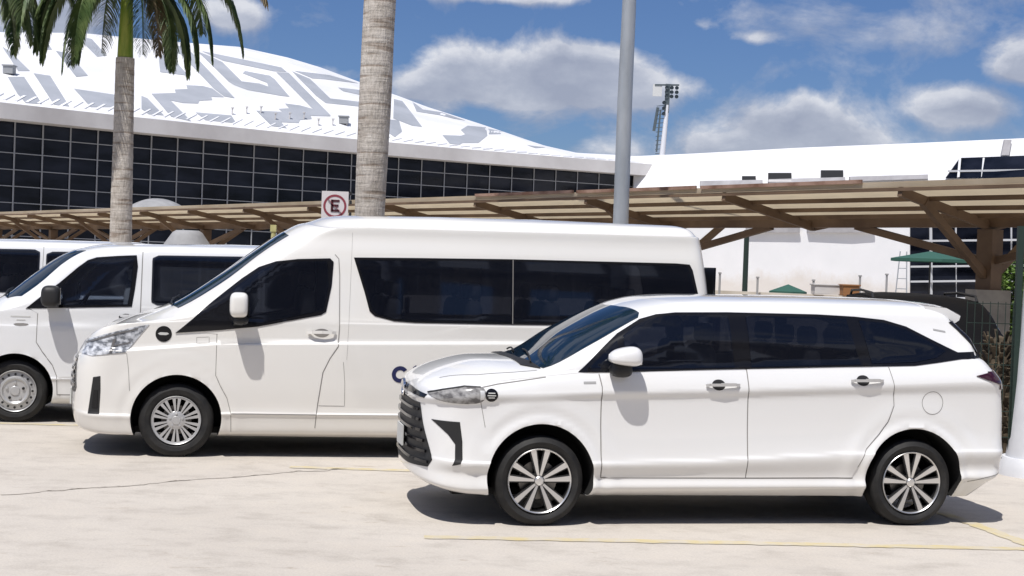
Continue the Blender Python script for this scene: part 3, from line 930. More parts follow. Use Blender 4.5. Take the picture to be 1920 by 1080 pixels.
b4 = MB(); patch(b4, bvhA, [(.29, 1.035), (.38, 1.038), (.38, 1.022), (.29, 1.019)], 'y', .003, .02, 0, -1, .003); b4.build('name_badge', M['badge'], car)
b5 = MB(); patch(b5, bvhA, [(3.05, 1.475), (3.15, 1.46), (3.15, 1.448), (3.05, 1.463)], 'y', .003, .02, 0, -1, .003); b5.build('name_badge', M['badge'], car)

# ================================================================== 2. the high-roof minibus behind it
H2 = .975
hb = [(-.3, 1.20), (.2, 1.235), (5.0, 1.27)]
HI_RINGS = [
    ring(.22, -.78, .84, [(0, .19)], 4.95, .30, .4, 3),
    ring(.25, -.93, .925, [(-.4, .205), (.5, .232), (5, .26)], 5.06, .33, .42, 2.8),
    ring(.36, -.97, .952, [(-.4, .33), (.4, .38), (5, .40)], 5.12, .42, .42, 2.8),
    ring(.40, -.975, .962, [(-.4, .37), (.4, .402), (5, .42)], 5.13, .45, .42, 2.8),
    ring(.43, -.977, .948, [(-.4, .40), (.4, .425), (5, .445)], 5.13, .47, .42, 2.8),
    ring(.65, -.975, .965, [(-.4, .68), (5, .70)], 5.14, .70, .42, 2.8),
    ring(.84, -.955, .975, [(-.4, .92), (.35, .98), (1.5, 1.01), (5, 1.06)], 5.15, 1.03, .42, 2.8),
    ring(.90, -.925, .975, [(-.45, .955), (.35, 1.032), (1.46, 1.06), (3.1, 1.10), (5, 1.12)], 5.15, 1.09, .42, 2.8),
    ring(.95, -.90, .945, [(-.45, .985), (.35, 1.06), (1.46, 1.09), (3.1, 1.13), (5, 1.15)], 5.15, 1.12, .42, 2.8),
    ring(1.03, -.85, .945, hb, 5.15, 1.27, .45, 2.8),
    ring(1.14, -.67, .940, up(hb, .02), 5.15, 1.29, .48, 2.8),
    ring(1.26, -.40, .937, up(hb, .04), 5.15, 1.31, .46, 3.0),
    ring(1.36, -.14, .932, [(-.1, 1.27), (.2, 1.30), (5, 1.33)], 5.15, 1.34, .34, 3.2),
    ring(1.64, .31, .895, [(.3, 1.50), (.6, 1.56), (5, 1.60)], 5.13, 1.60, .33, 3.2),
    ring(1.94, .71, .845, [(.8, 1.86), (1.2, 1.90), (5, 1.93)], 5.09, 1.92, .33, 3.2),
    ring(2.10, .94, .805, [(1.0, 2.03), (1.4, 2.07), (5, 2.12)], 5.06, 2.10, .36, 3.0),
    ring(2.185, 1.11, .800, [(1.3, 2.13), (1.7, 2.15), (5, 2.19)], 5.04, 2.17, .36, 3.0),
    ring(2.188, 1.13, .768, [(1.3, 2.138), (1.7, 2.158), (5, 2.198)], 5.03, 2.178, .36, 3.0),
    ring(2.245, 1.30, .68, [(1.5, 2.225), (2.0, 2.245), (5, 2.27)], 4.98, 2.23, .4, 2.8),
    ring(2.27, 1.45, .52, [(1.7, 2.268), (2.4, 2.288), (5, 2.30)], 4.9, 2.26, .4, 2.6),
    ring(2.282, 1.75, .25, [(2.0, 2.286), (3.4, 2.312), (5, 2.306)], 4.7, 2.29, .3, 2.4)]
def make_minibus(root, paintm):
    G1 = [(.47, 1.225), (.47, 1.53), (.72, 1.725), (.87, 1.783), (1.06, 1.812), (1.32, 1.828), (1.337, 1.60), (1.292, 1.368), (.72, 1.235)]
    G2 = [(1.60, 1.845), (3.070, 1.883), (3.070, 1.305), (2.15, 1.298), (1.95, 1.308), (1.80, 1.345), (1.745, 1.390), (1.69, 1.56)]
    G3 = [(3.085, 1.883), (4.80, 1.90), (4.84, 1.85), (4.90, 1.62), (4.90, 1.34), (3.085, 1.307)]
    body, bvh = make_body('body', root, HI_RINGS, paintm, (0, 4.07), .402, .352, .020, H2, (26, 150, 20), 5, cuts=[shrink(G1, -.006), [(1.592, 1.852), (3.08, 1.890), (4.805, 1.907), (4.847, 1.85), (4.907, 1.62), (4.907, 1.333), (3.08, 1.299), (2.15, 1.291), (1.95, 1.301), (1.795, 1.339), (1.739, 1.386), (1.683, 1.56)]])
    seat(root, 1.15, (-.5, .5), 1.56, .5); steering(root, .62, -.5, 1.28)
    for x in (1.95, 2.72, 3.48, 4.25): seat(root, x, (-.66, -.2, .62), 1.50, .42)
    for s in (-1, 1):
        d = patch(MB(), bvh, [(.345, 1.13), (.345, .755), (.39, .66), (.452, .55), (.49, .41), (1.255, .41), (1.262, .50), (1.30, .80), (1.36, .93), (1.432, 1.045), (1.44, 1.20), (1.43, 1.70), (1.418, 1.84), (1.38, 1.885), (.86, 1.84), (.60, 1.70), (.20, 1.34), (-.0, 1.16), (.2, 1.14)], 'y', .003, .04, 0, s, .006, [shrink(G1, .004)])
        do = d.build('front_door', paintm, root, 30)
        h = MB(); hx, hz = 1.29, 1.165
        hp, nm = surf(bvh, hx, hz); yy = hp.y; sg = 1 if s < 0 else -1
        patch(h, bvh, chaikin([(hx-.10, hz), (hx-.04, hz+.036), (hx+.03, hz+.036), (hx+.08, hz), (hx+.03, hz-.042), (hx-.04, hz-.042)], 2), 'y', .0045, .03, 1, s, .003)
        pts = [(hx-.135, sg*(yy-.014), hz), (hx-.09, sg*(yy-.036), hz+.004), (hx, sg*(yy-.045), hz+.006), (hx+.085, sg*(yy-.036), hz+.004), (hx+.12, sg*(yy-.012), hz)]
        for a, b in zip(pts, pts[1:]): h.bar(a, b, .014, .028, 0)
        h.build('door_handle', [paintm, M['gap']], do, 40)
        w1 = [(-.03, 1.130), (.09, 1.235), (.30, 1.425), (.55, 1.635), (.70, 1.745), (.85, 1.805), (1.05, 1.835), (1.345, 1.852), (1.378, 1.82), (1.365, 1.60), (1.318, 1.355), (1.27, 1.325), (.70, 1.205), (.34, 1.162)]
        patch(MB(), bvh, w1, 'y', .0095, .04, 0, s, .010, [shrink(G1, .006)]).build('window_surround', M['trim'], do, 30)
        patch(MB(), bvh, G1, 'y', .0125, .05, 0, s, .002).build('side_window', M['glass_see'], do, 30)
        w2 = [(1.565, 1.868), (2.2, 1.885), (3.08, 1.905), (4.70, 1.922), (4.84, 1.915), (4.87, 1.86), (4.925, 1.62), (4.925, 1.34), (4.88, 1.315), (3.12, 1.286), (2.15, 1.278), (1.95, 1.288), (1.77, 1.330), (1.72, 1.375), (1.67, 1.55)]
        patch(MB(), bvh, w2, 'y', .006, .06, 0, s, .008, [shrink(G2, .006), shrink(G3, .006)]).build('window_surround', M['trim'], root, 30)
        for w in (G2, G3):
            patch(MB(), bvh, w, 'y', .0085, .06, 0, s, .002).build('side_window', M['glass_see'], root, 30)
        dv = MB(); ribbon(dv, bvh, [(3.078, 1.90), (3.078, 1.29)], 'y', .008, .0098, 0, s); dv.build('window_divider', M['gap'], root)
        # mirror: upright, two-part
        mr = MB()
        ball(mr, (.525, s*(H2+.14), 1.405), (.085, .115, .115), e=3.6)
        mo = mr.build('side_mirror', paintm, root, 50)
        ba = MB(); ball(ba, (.545, s*(H2+.10), 1.265), (.07, .11, .04), e=2.6)
        ba.bar((.52, s*(H2-.06), 1.22), (.53, s*(H2+.08), 1.27), .08, .05)
        ba.build('mirror_base', M['plastic'], mo, 50)
        mg = MB(); mg.box((.6115, s*(H2+.14), 1.405), (.004, .17, .17)); mg.build('mirror_glass', M['trim'], mo)
        # headlamp
        lens = [(-.90, .915), (-.88, 1.0), (-.80, 1.045), (-.66, 1.095), (-.53, 1.135), (-.38, 1.175), (-.262, 1.200), (-.33, 1.115), (-.42, .995), (-.46, .945), (-.60, .928), (-.75, .905)]
        ho = patch(MB(), bvh, lens, 'y', .006, .025, 0, s, .012).build('headlight', M['lens_clear'], root, 30)
        lb = MB()
        for pl in ([(-.60, .94), (-.57, 1.06), (-.545, 1.065), (-.58, .94)], [(-.82, 1.02), (-.55, 1.115), (-.36, 1.165), (-.36, 1.155), (-.55, 1.10), (-.82, 1.005)], [(-.58, 1.0), (-.42, 1.04), (-.42, 1.03), (-.58, .99)]):
            patch(lb, bvh, pl, 'y', .0105, .02, 0, s, .004)
        lb.build('headlight_bezel', M['lampdark'], ho, 30)
        patch(MB(), bvh, [(-.735, .715), (-.672, .728), (-.668, .60), (-.675, .385), (-.775, .385), (-.755, .55)], 'y', .004, .02, 0, s, .008).build('fog_lamp_bezel', M['plastic'], root, 30)
        patch(MB(), bvh, [(-.725, .60), (-.69, .60), (-.69, .44), (-.74, .44)], 'y', .008, .02, 0, s, .008).build('fog_lamp', M['trim'], root, 30)
    seams = [([(.338, 1.13), (.338, .755), (.384, .655), (.446, .545), (.484, .405), (.49, .24)], .005), ([(.484, .405), (1.258, .405)], .006),
             ([(1.39, 1.89), (1.426, 1.85), (1.438, 1.70), (1.447, 1.20), (1.439, 1.04), (1.366, .93), (1.306, .80), (1.268, .50), (1.258, .405), (1.25, .28)], .007),
             ([(1.49, .90), (1.51, .70), (1.515, .49), (1.275, .49)], .004), ([(1.27, .405), (4.9, .43)], .003), ([(-.45, .94), (-.43, .80), (-.415, .60)], .004),
             ([(1.55, 2.10), (1.53, 1.2), (1.52, .92)], .002)]
    gm = MB(); gap_seams(seams, bvh, gm, 0)
    ribbon(gm, bvh, [(.16, 1.095), (.27, 1.10), (.27, 1.045), (.16, 1.04), (.16, 1.095)], 'y', .003, .0018, 0)
    merge(gm, body, M['gap'])
    # nose: grille with bars, emblem, plate
    gr = MB()
    patch(gr, bvh, [(-.66, .885), (0, .90), (.66, .885), (.72, .60), (.68, .56), (0, .54), (-.68, .56), (-.72, .60)], 'x', .004, .05, 0, -1, .01)
    go = gr.build('grille', M['trim'], root, 30)
    sl = MB()
    for k in range(4):
        z = .86-k*.075; patch(sl, bvh, [(-.64, z), (.64, z), (.64, z-.028), (-.64, z-.028)], 'x', .018, .05, 0, -1, .012)
    sl.build('grille_bars', M['chrome'], go, 30)
    pl = MB(); pl.box((-1.0, 0, .47), (.012, .30, .15)); pl.build('number_plate', M['plate'], root)
    # windscreen
    pts = [(-.72, -.02), (-.60, -.06), (-.4, -.105), (0, -.125), (.4, -.105), (.60, -.06), (.72, -.02)]
    poly = [(x, y) for y, x in pts] + [(.97, .60), (.95, .50), (.93, .3), (.91, 0), (.93, -.3), (.95, -.50), (.97, -.60)]
    patch(MB(), bvh, poly, 'z', .005, .06, 0, -1, .012).build('windscreen', M['glass_blue'], root, 40)
    wp = MB()
    for y0, y1 in ((-.58, .05), (.08, .62)):
        p = []
        for k in range(8):
            t = k/7; y = y0+(y1-y0)*t; x = -.09+.07*t*t+.05*abs(y)**2
            h, nm = surf(bvh, x, y, 'z'); p.append(h+nm*.025)
        wp.tube(p, .009, 6)
    wp.build('wipers', M['plastic'], root, 40)
    rl = MB(); rl.box((5.17, 0, 1.0), (.012, .6, .12)); rl.build('rear_garnish', M['chrome'], root)
    for s in (-1, 1):
        tl = MB(); tl.box((5.135, s*.86, 1.25), (.05, .10, .62)); tl.build('tail_light', M['redlamp'], root, bevel=.012)
    rw = MB(); rw.box((5.14, 0, 1.62), (.02, 1.5, .55)); rw.build('rear_window', M['glass'], root, bevel=.005)
    for x in (0, 4.07):
        for s in (-1, 1): make_wheel(root, x, s, H2, .335, .222, 'hubcap', .045, .22)
    ub = MB(); ub.box((2.1, 0, .235), (5.4, 1.5, .05)); ub.build('underbody', M['well'], root)
    return bvh
bus = empty('minibus', place(-2.992, 12.99, H2), CAR_YAW)
tag(bus, 'creamy white high-roof minibus with long tinted side windows behind the people carrier', 'van')
bvhH = make_minibus(bus, M['white_warm'])
bg_ = MB(); patch(bg_, bvhH, [(-.133+.072*math.cos(t*PI/12), 1.118+.072*math.sin(t*PI/12)) for t in range(24)], 'y', .004, .025, 0, -1, .004); bg_.build('round_badge', M['trim'], bus, 40)
b2 = MB(); patch(b2, bvhH, [(-.185, 1.122), (-.16, 1.133), (-.10, 1.131), (-.085, 1.12), (-.11, 1.108), (-.165, 1.108)], 'y', .0055, .02, 0, -1, .002); b2.build('badge_bars', M['sticker'], bus)
# lettering on the side: the letter C, then the foot of the next character, the rest hidden by the car
lt = MB()
cx, cz, r0, r1 = 2.02, .795, .040, .078
arc = [PI*.20+(2*PI-PI*.40)*k/28 for k in range(29)]
ring_ = [(cx+r1*math.cos(a), cz+r1*math.sin(a)) for a in arc]+[(cx+r0*math.cos(a), cz+r0*math.sin(a)) for a in reversed(arc)]
patch(lt, bvhH, ring_, 'y', .003, .02, 0, -1, .002)
patch(lt, bvhH, [(2.135, .862), (2.165, .885), (2.172, .878), (2.145, .855)], 'y', .003, .02, 0, -1, .002)
lt.build('side_lettering', M['navy'], bus)

# ================================================================== 3. the medium vans on the left
T2 = .952
tb = [(-.5, 1.13), (.1, 1.20), (1.2, 1.25), (4.5, 1.27)]
T5_RINGS = [
    ring(.24, -.75, .85, [(0, .20)], 4.05, .30, .4, 3),
    ring(.28, -.86, .925, [(-.4, .255), (4, .285)], 4.13, .33, .42, 2.8),
    ring(.44, -.90, .938, [(4, .45)], 4.18, .46, .42, 2.8),
    ring(.475, -.90, .950, [(4, .475)], 4.18, .48, .42, 2.8),
    ring(.51, -.90, .940, [(4, .50)], 4.18, .51, .42, 2.8),
    ring(.75, -.895, .950, [(4, .78)], 4.18, .78, .42, 2.8),
    ring(.98, -.87, .953, [(0, 1.02), (1, 1.055), (4, 1.07)], 4.17, 1.06, .42, 2.8),
    ring(1.02, -.85, .945, [(0, 1.045), (1, 1.08), (4, 1.095)], 4.16, 1.09, .42, 2.8),
    ring(1.10, -.76, .938, tb, 4.14, 1.27, .45, 2.8),
    ring(1.20, -.55, .934, up(tb, .02), 4.13, 1.29, .45, 2.8),
    ring(1.30, -.28, .930, up(tb, .05), 4.12, 1.32, .38, 3),
    ring(1.57, .07, .89, [(.3, 1.42), (.8, 1.50), (4, 1.54)], 4.07, 1.55, .34, 3.2),
    ring(1.80, .39, .835, [(.6, 1.73), (1.2, 1.80), (4, 1.83)], 4.0, 1.82, .33, 3.2),
    ring(1.875, .57, .80, [(.8, 1.845), (1.4, 1.89), (4, 1.915)], 3.97, 1.89, .33, 3.0),
    ring(1.925, .80, .70, [(1, 1.91), (1.6, 1.935), (4, 1.96)], 3.93, 1.935, .35, 2.8),
    ring(1.95, 1.15, .42, [(1.4, 1.948), (2.2, 1.972), (4, 1.985)], 3.8, 1.96, .35, 2.6)]
def make_van(root, paintm):
    G1 = [(.42, 1.255), (.44, 1.46), (.63, 1.648), (.72, 1.722), (.80, 1.752), (1.10, 1.782), (1.175, 1.775), (1.165, 1.50), (1.135, 1.282)]
    GR = [[tuple(q) for q in chaikin([(a, 1.285), (a-.005, 1.822), (b, 1.845), (b, 1.30)], 2, .06)] for a, b in ((1.375, 2.50), (2.58, 3.85))]
    body, bvh = make_body('body', root, T5_RINGS, paintm, (0, 3.15), .392, .345, .02, T2, (24, 110, 16), 4, cuts=[shrink(G1, -.005)]+[shrink(g_, .02) for g_ in GR])
    seat(root, 1.12, (-.5, .5), 1.52, .5); steering(root, .62, -.5, 1.25)
    for x in (2.05, 3.0, 3.75): seat(root, x, (-.6, 0, .6), 1.50, .46)
    for s in (-1, 1):
        dp = [(.218, 1.16), (.214, .86), (.28, .76), (.385, .62), (.43, .50), (.44, .31), (1.26, .315), (1.262, 1.0), (1.262, 1.80), (1.22, 1.855), (.80, 1.82), (.62, 1.72), (.30, 1.42), (.10, 1.235)]
        do = patch(MB(), bvh, dp, 'y', .003, .045, 0, s, .006, [shrink(G1, .004)]).build('front_door', paintm, root, 30)
        h = MB(); hx, hz = 1.12, 1.155; hp, nm = surf(bvh, hx, hz); sg = 1 if s < 0 else -1
        patch(h, bvh, chaikin([(hx-.09, hz-.005), (hx-.03, hz+.03), (hx+.04, hz+.03), (hx+.05, hz-.03), (hx-.03, hz-.035)], 1), 'y', .0045, .03, 1, s, .003)
        h.bar((hx-.06, sg*(hp.y-.03), hz+.01), (hx+.13, sg*(hp.y-.025), hz+.012), .014, .026, 0)
        h.build('door_handle', [paintm, M['plastic']], do, 40)
        w1 = [(.09, 1.213), (.24, 1.345), (.42, 1.495), (.60, 1.665), (.70, 1.745), (.79, 1.778), (1.0, 1.80), (1.205, 1.815), (1.222, 1.70), (1.200, 1.45), (1.175, 1.262), (.6, 1.235)]
        patch(MB(), bvh, w1, 'y', .0095, .04, 0, s, .010, [shrink(G1, .006)]).build('window_surround', M['trim'], do, 30)
        patch(MB(), bvh, G1, 'y', .0125, .05, 0, s, .002).build('side_window', M['glass_light'], do, 30)
        for g_ in GR: patch(MB(), bvh, g_, 'y', .006, .06, 0, s, .004).build('side_window', M['glass_see'], root, 30)
        mr = MB(); ball(mr, (.36, s*(T2+.15), 1.355), (.10, .12, .115), e=3.2)
        mr.bar((.36, s*(T2-.05), 1.25), (.37, s*(T2+.10), 1.28), .12, .06)
        mo = mr.build('side_mirror', M['plastic'], root, 50)
        mg = MB(); mg.box((.463, s*(T2+.15), 1.36), (.004, .18, .17)); mg.build('mirror_glass', M['chrome'], mo)
        patch(MB(), bvh, [(-.84, 1.0), (-.66, 1.08), (-.50, 1.12), (-.52, .98), (-.62, .90), (-.84, .88)], 'y', .006, .03, 0, s, .01).build('headlight', M['lens_clear'], root, 30)
        tl = MB(); tl.box((4.15, s*.88, 1.2), (.05, .09, .5)); tl.build('tail_light', M['redlamp'], root, bevel=.01)
    gm = MB()
    seams = [([(.10, 1.22), (.212, 1.18), (.208, .86), (.275, .755), (.38, .615), (.425, .50), (.434, .305), (1.266, .31)], .007), ([(1.266, .31), (1.268, 1.0), (1.268, 1.86)], .008), ([(1.27, .31), (3.9, .32)], .005), ([(2.54, 1.88), (2.54, .33)], .006), ([(1.3, 1.02), (2.9, 1.03)], .012)]
    gap_seams(seams, bvh, gm, 0); merge(gm, body, M['gap'])
    bb = MB()
    for a, b, z in ((-.06, .14, 1.135), (.0, .09, 1.098)):
        patch(bb, bvh, [(a, z), (b, z), (b, z-.012), (a, z-.012)], 'y', .003, .02, 0, -1, .003)
    patch(bb, bvh, chaikin([(-.04, 1.055), (.11, 1.06), (.13, 1.035), (0, 1.025)], 1), 'y', .003, .02, 1, -1, .003)
    bb.build('side_badge', [M['sticker'], M['gap']], root)
    gr = MB(); patch(gr, bvh, [(-.55, 1.0), (.55, 1.0), (.5, .84), (-.5, .84)], 'x', .004, .05, 0, -1, .01); patch(gr, bvh, [(-.6, .5), (.6, .5), (.6, .38), (-.6, .38)], 'x', .004, .05, 0, -1, .01)
    gr.build('grille', M['plastic'], root, 30)
    pts = [(-.83, .03), (-.70, -.13), (-.4, -.22), (0, -.245), (.4, -.22), (.70, -.13), (.83, .03)]
    poly = [(x, y) for y, x in pts] + [(.665, .72), (.56, .60), (.50, .3), (.48, 0), (.50, -.3), (.56, -.60), (.665, -.72)]
    patch(MB(), bvh, poly, 'z', .005, .06, 0, -1, .012).build('windscreen', M['glass_blue'], root, 40)
    wp = MB()
    for y0, y1 in ((-.66, .0), (.02, .64)):
        p = []
        for k in range(8):
            t = k/7; y = y0+(y1-y0)*t; x = -.20+.05*t+.14*abs(y)**2
            h, nm = surf(bvh, x, y, 'z'); p.append(h+nm*.025)
        wp.tube(p, .009, 6)
    wp.build('wipers', M['plastic'], root, 40)
    rw = MB(); rw.box((4.11, 0, 1.55), (.03, 1.5, .5)); rw.build('rear_window', M['glass'], root)
    for x in (0, 3.15):
        for s in (-1, 1): make_wheel(root, x, s, T2, .334, .222, 'steel', .05, .22)
    ub = MB(); ub.box((1.6, 0, .25), (4.5, 1.45, .05)); ub.build('underbody', M['well'], root)
van = empty('passenger_van', place(-5.22, 15.20, T2), CAR_YAW)
tag(van, 'white low-roof van with steel wheels and black mirror, cut off by the left frame edge', 'van', 'white low-roof vans parked at the left')
make_van(van, M['white_van'])
v2 = copy_tree(van)
v2.location = (-8.55, 18.4, 0)
v2['label'] = 'farthest white low-roof van, only its dark windows and roof showing beyond the other van'

# ================================================================== ground and markings
gm_ = mat('pale_concrete', (.5, .46, .4), .85)
t = NT(gm_.node_tree); b = t.n['Principled BSDF']
tcn = t.node('ShaderNodeTexCoord'); P_ = tcn.outputs['Object']
f1 = t.noise(P_, .35, 5, .6); f2 = t.noise(t.vmath('MULTIPLY', P_, (.8, 1.1, 1)).outputs[0], 2.6, 8, .7); f3 = t.noise(P_, 60, 3, .7)
c1 = t.ramp(f1, [(.32, (.50, .455, .40)), (.68, (.575, .53, .47))])
c2 = t.ramp(f2, [(.30, (.80, .79, .78)), (.5, (1, 1, 1)), (.75, (1.07, 1.06, 1.04))])
c3 = t.ramp(f3, [(.3, (.90, .90, .90)), (.7, (1.06, 1.06, 1.06))])
cc = t.mix(1, t.mix(1, c1, c2, 'MULTIPLY'), c3, 'MULTIPLY')
st = t.ramp(t.noise(P_, 1.3, 8, .7, dist=.6), [(.62, (1, 1, 1)), (.70, (.80, .77, .73))])
cc = t.mix(.8, cc, t.mix(1, cc, st, 'MULTIPLY'))
sp2 = t.ramp(t.noise(t.vmath('MULTIPLY', P_, (1.0, 3.2, 1)).outputs[0], 1.9, 5, .62, dist=.3), [(.655, (1, 1, 1)), (.70, (.78, .74, .69)), (.78, (.60, .56, .50))])
cc = t.mix(.75, cc, t.mix(1, cc, sp2, 'MULTIPLY'))
grit = t.ramp(t.noise(P_, 170, 2, .5), [(.24, (.62, .60, .57)), (.34, (1, 1, 1))])
cc = t.mix(.8, cc, t.mix(1, cc, grit, 'MULTIPLY'))
t.link(cc, b.inputs['Base Color'])
bn = t.node('ShaderNodeBump'); bn.inputs['Distance'].default_value = .004
t.link(t.noise(P_, 30, 6), bn.inputs['Height']); t.link(bn.outputs[0], b.inputs['Normal'])
g = MB(); g.add([(-400, -60, 0), (400, -60, 0), (400, 900, 0), (-400, 900, 0)], [(0, 1, 2, 3)])
tag(g.build('ground', gm_), 'pale sun-bleached concrete of the car park', None, None, 'structure')
yl = mat('worn_yellow_paint', (.55, .42, .14), .8)
noisy(yl, (.56, .47, .26), (.54, .49, .40), 6, 8, .38, .60)
def strip(name, pts, w, m, z=.004, jit=0):
    mb = MB(); vs = []
    P = [Vector(p) for p in pts]; Q = []
    for a, b_ in zip(P, P[1:]):
        k = max(1, int((b_-a).length/.06))
        Q += [a.lerp(b_, j/k) for j in range(k)]
    Q.append(P[-1])
    for i, p in enumerate(Q):
        d = (Q[min(i+1, len(Q)-1)]-Q[max(i-1, 0)]).normalized(); n = Vector((-d.y, d.x))
        ww = w*(1+jit*(rnd.random()-.5)*2)/2; off = n*(rnd.random()-.5)*jit*w*1.5
        for s in (-1, 1):
            q = p+n*ww*s+off
            vs.append((q.x, q.y, z))
    mb.add(vs, [(2*i, 2*i+1, 2*i+3, 2*i+2) for i in range(len(Q)-1)])
    return mb.build(name, m)
def line_thing(pts, w, label):
    o = strip('parking_line', pts, w, yl, .004, .12); tag(o, label, 'road marking', 'yellow bay lines', 'structure'); return o
line_thing([(-.53, 9.63), (1.5, 9.80), (4.8, 10.05)], .12, 'long faded yellow bay line in front of the people carrier')
line_thing([(3.35, 11.9), (3.57, 10.9), (3.72, 10.02)], .12, 'short yellow line crossing at the rear wheel of the people carrier')
line_thing([(-1.9, 12.66), (-.6, 12.70), (3.4, 13.1)], .12, 'yellow bay line between the minibus and the people carrier')
line_thing([(-6.5, 15.0), (-2.5, 15.35), (3, 15.8)], .12, 'yellow bay line between the minibus and the low vans')
ck = mat('crack_dirt', (.17, .135, .10), .95)
noisy(ck, (.20, .17, .14), (.52, .475, .415), 8, 6, .38, .50)
cr = [(-3.75, 10.70)]
while cr[-1][0] < -1.45:
    x, y = cr[-1]; x += .07+.1*rnd.random()
    k = (x+3.75)/2.3
    cr.append((x, 10.70+2.0*k+.035*math.sin(x*9)+(rnd.random()-.5)*.05))
tag(strip('ground_crack', cr, .030, ck, .004, .7), 'ragged crack across the concrete in front of the minibus', None, None, 'structure')
# ================================================================== palms
bark = mat('royal_palm_bark', (.45, .42, .38), .9)
t = NT(bark.node_tree); b = t.n['Principled BSDF']; tcn = t.node('ShaderNodeTexCoord'); P_ = tcn.outputs['Object']
nz = t.noise(P_, 3.5, 6, .6)
rings_n = t.noise(t.vmath('MULTIPLY', P_, (1.2, 1.2, 11)).outputs[0], 1.4, 3, .5)
fine = t.noise(t.vmath('MULTIPLY', P_, (16, 16, 4)).outputs[0], 2, 4)
cb_ = t.ramp(nz, [(.3, (.38, .335, .29)), (.55, (.52, .475, .425)), (.75, (.60, .56, .51))])
cr_ = t.ramp(rings_n, [(.36, (.66, .60, .56)), (.44, (1, 1, 1)), (.7, (1.05, 1.05, 1.05))])
cf_ = t.ramp(fine, [(.35, (.80, .80, .78)), (.6, (1.05, 1.05, 1.05))])
t.link(t.mix(1, t.mix(1, cb_, cr_, 'MULTIPLY'), cf_, 'MULTIPLY'), b.inputs['Base Color'])
bn = t.node('ShaderNodeBump'); bn.inputs['Distance'].default_value = .02
t.link(t.math('ADD', rings_n, fine), bn.inputs['Height']); t.link(bn.outputs[0], b.inputs['Normal'])
shaft_m = noisy(mat('green_crownshaft', (.2, .28, .05), .45), (.16, .26, .03), (.38, .42, .08), 3, 3, stretch=(3, 3, .6))
leaf_m = noisy(mat('palm_leaf', (.05, .09, .03), .5), (.035, .075, .020), (.13, .175, .06), 2.5, 5)
dry_m = noisy(mat('dry_palm_leaf', (.2, .15, .08), .7), (.13, .10, .05), (.30, .23, .13), 2, 4)
def frond(root, p0, az, el, L, seed, dry=False, droop=1.0, lw=.034):
    r = random.Random(seed)
    d = Vector((math.cos(az)*math.cos(el), math.sin(az)*math.cos(el), math.sin(el)))
    p = Vector(p0); pts = [p.copy()]; n = 22
    for i in range(n):
        p = p + d*(L/n); pts.append(p.copy())
        d = (d + Vector((0, 0, -1))*droop*(.055+.10*i/n)).normalized()
    mb = MB()
    mb.tube(pts, [.03*(1-.85*i/n) for i in range(n+1)], 5)
    side = Vector((-math.sin(az), math.cos(az), 0))
    m = 150
    for k in range(m):
        u = .12+.88*k/m
        f = u*n; i = min(int(f), n-1); q = pts[i].lerp(pts[i+1], f-i); dd = (pts[i+1]-pts[i]).normalized()
        ll = .62*math.sin(PI*min(1, .18+u*.80))**.6*(.75+.4*r.random())*L/3.0
        for s in (-1, 1):
            if r.random() < .04: continue
            a = (side*s*(.75+.25*r.random())+dd*(.55+.3*r.random())+Vector((0, 0, .15*(r.random()-.3)))).normalized()
            w = (a.cross(Vector((0, 0, 1)))).normalized()*lw*(.7+.5*r.random())
            vs = []; x = q.copy(); st_ = 4
            for j in range(st_+1):
                ww = w*(1-.9*(j/st_)**1.5)*.5
                vs += [x+ww, x-ww]
                x = x+a*ll/st_
                a = (a+Vector((0, 0, -1))*(.22+.32*r.random())*(1.3 if dry else 1)).normalized()
            mb.add(vs, [(2*j, 2*j+1, 2*j+3, 2*j+2) for j in range(st_)])
    o = mb.build('frond', dry_m if dry else leaf_m, root, fix=False)
    return o
def palm(loc, ztop, zcrown, r0, r1, label, fr, seed, lean=(0, 0), shaft_r=.12, bulge=0.0):
    root = empty('palm_tree', (loc[0], loc[1], 0))
    tag(root, label, 'palm tree', 'royal palms')
    mb = MB(); n = 60; sg = 36; vs = []
    rr = random.Random(seed)
    for i in range(n+1):
        u = i/n; z = ztop*u
        r = r0+(r1-r0)*u+bulge*math.sin(PI*u)+.10*math.exp(-z/.35)
        r *= 1+.012*math.sin(z*41)+.010*(rr.random()-.5)
        for k in range(sg):
            a = 2*PI*k/sg
            q = r*(1+.02*noise.noise(Vector((math.cos(a)*2, math.sin(a)*2, z*1.5+seed))))
            vs.append((lean[0]*u+q*math.cos(a), lean[1]*u+q*math.sin(a), z))
    mb.add(vs, [(i*sg+k, i*sg+(k+1) % sg, (i+1)*sg+(k+1) % sg, (i+1)*sg+k) for i in range(n) for k in range(sg)]+[tuple(range(n*sg, n*sg+sg))])
    mb.build('trunk', bark, root, 60)
    mb = MB(); x, y = lean
    mb.tube([(x, y, ztop-.03), (x, y, ztop+.25), (x, y, ztop+(zcrown-ztop)*.6), (x*1.02, y, zcrown)], [shaft_r*1.18, shaft_r*1.12, shaft_r*.9, shaft_r*.55], 20)
    mb.build('crownshaft', shaft_m, root, 60)
    for i, (az, el, L, dr, dry) in enumerate(fr):
        a = R(az)
        frond(root, (x+.05*math.cos(a), y+.05*math.sin(a), zcrown-.15), a, R(el), L, seed*31+i, dry, dr)
    return root
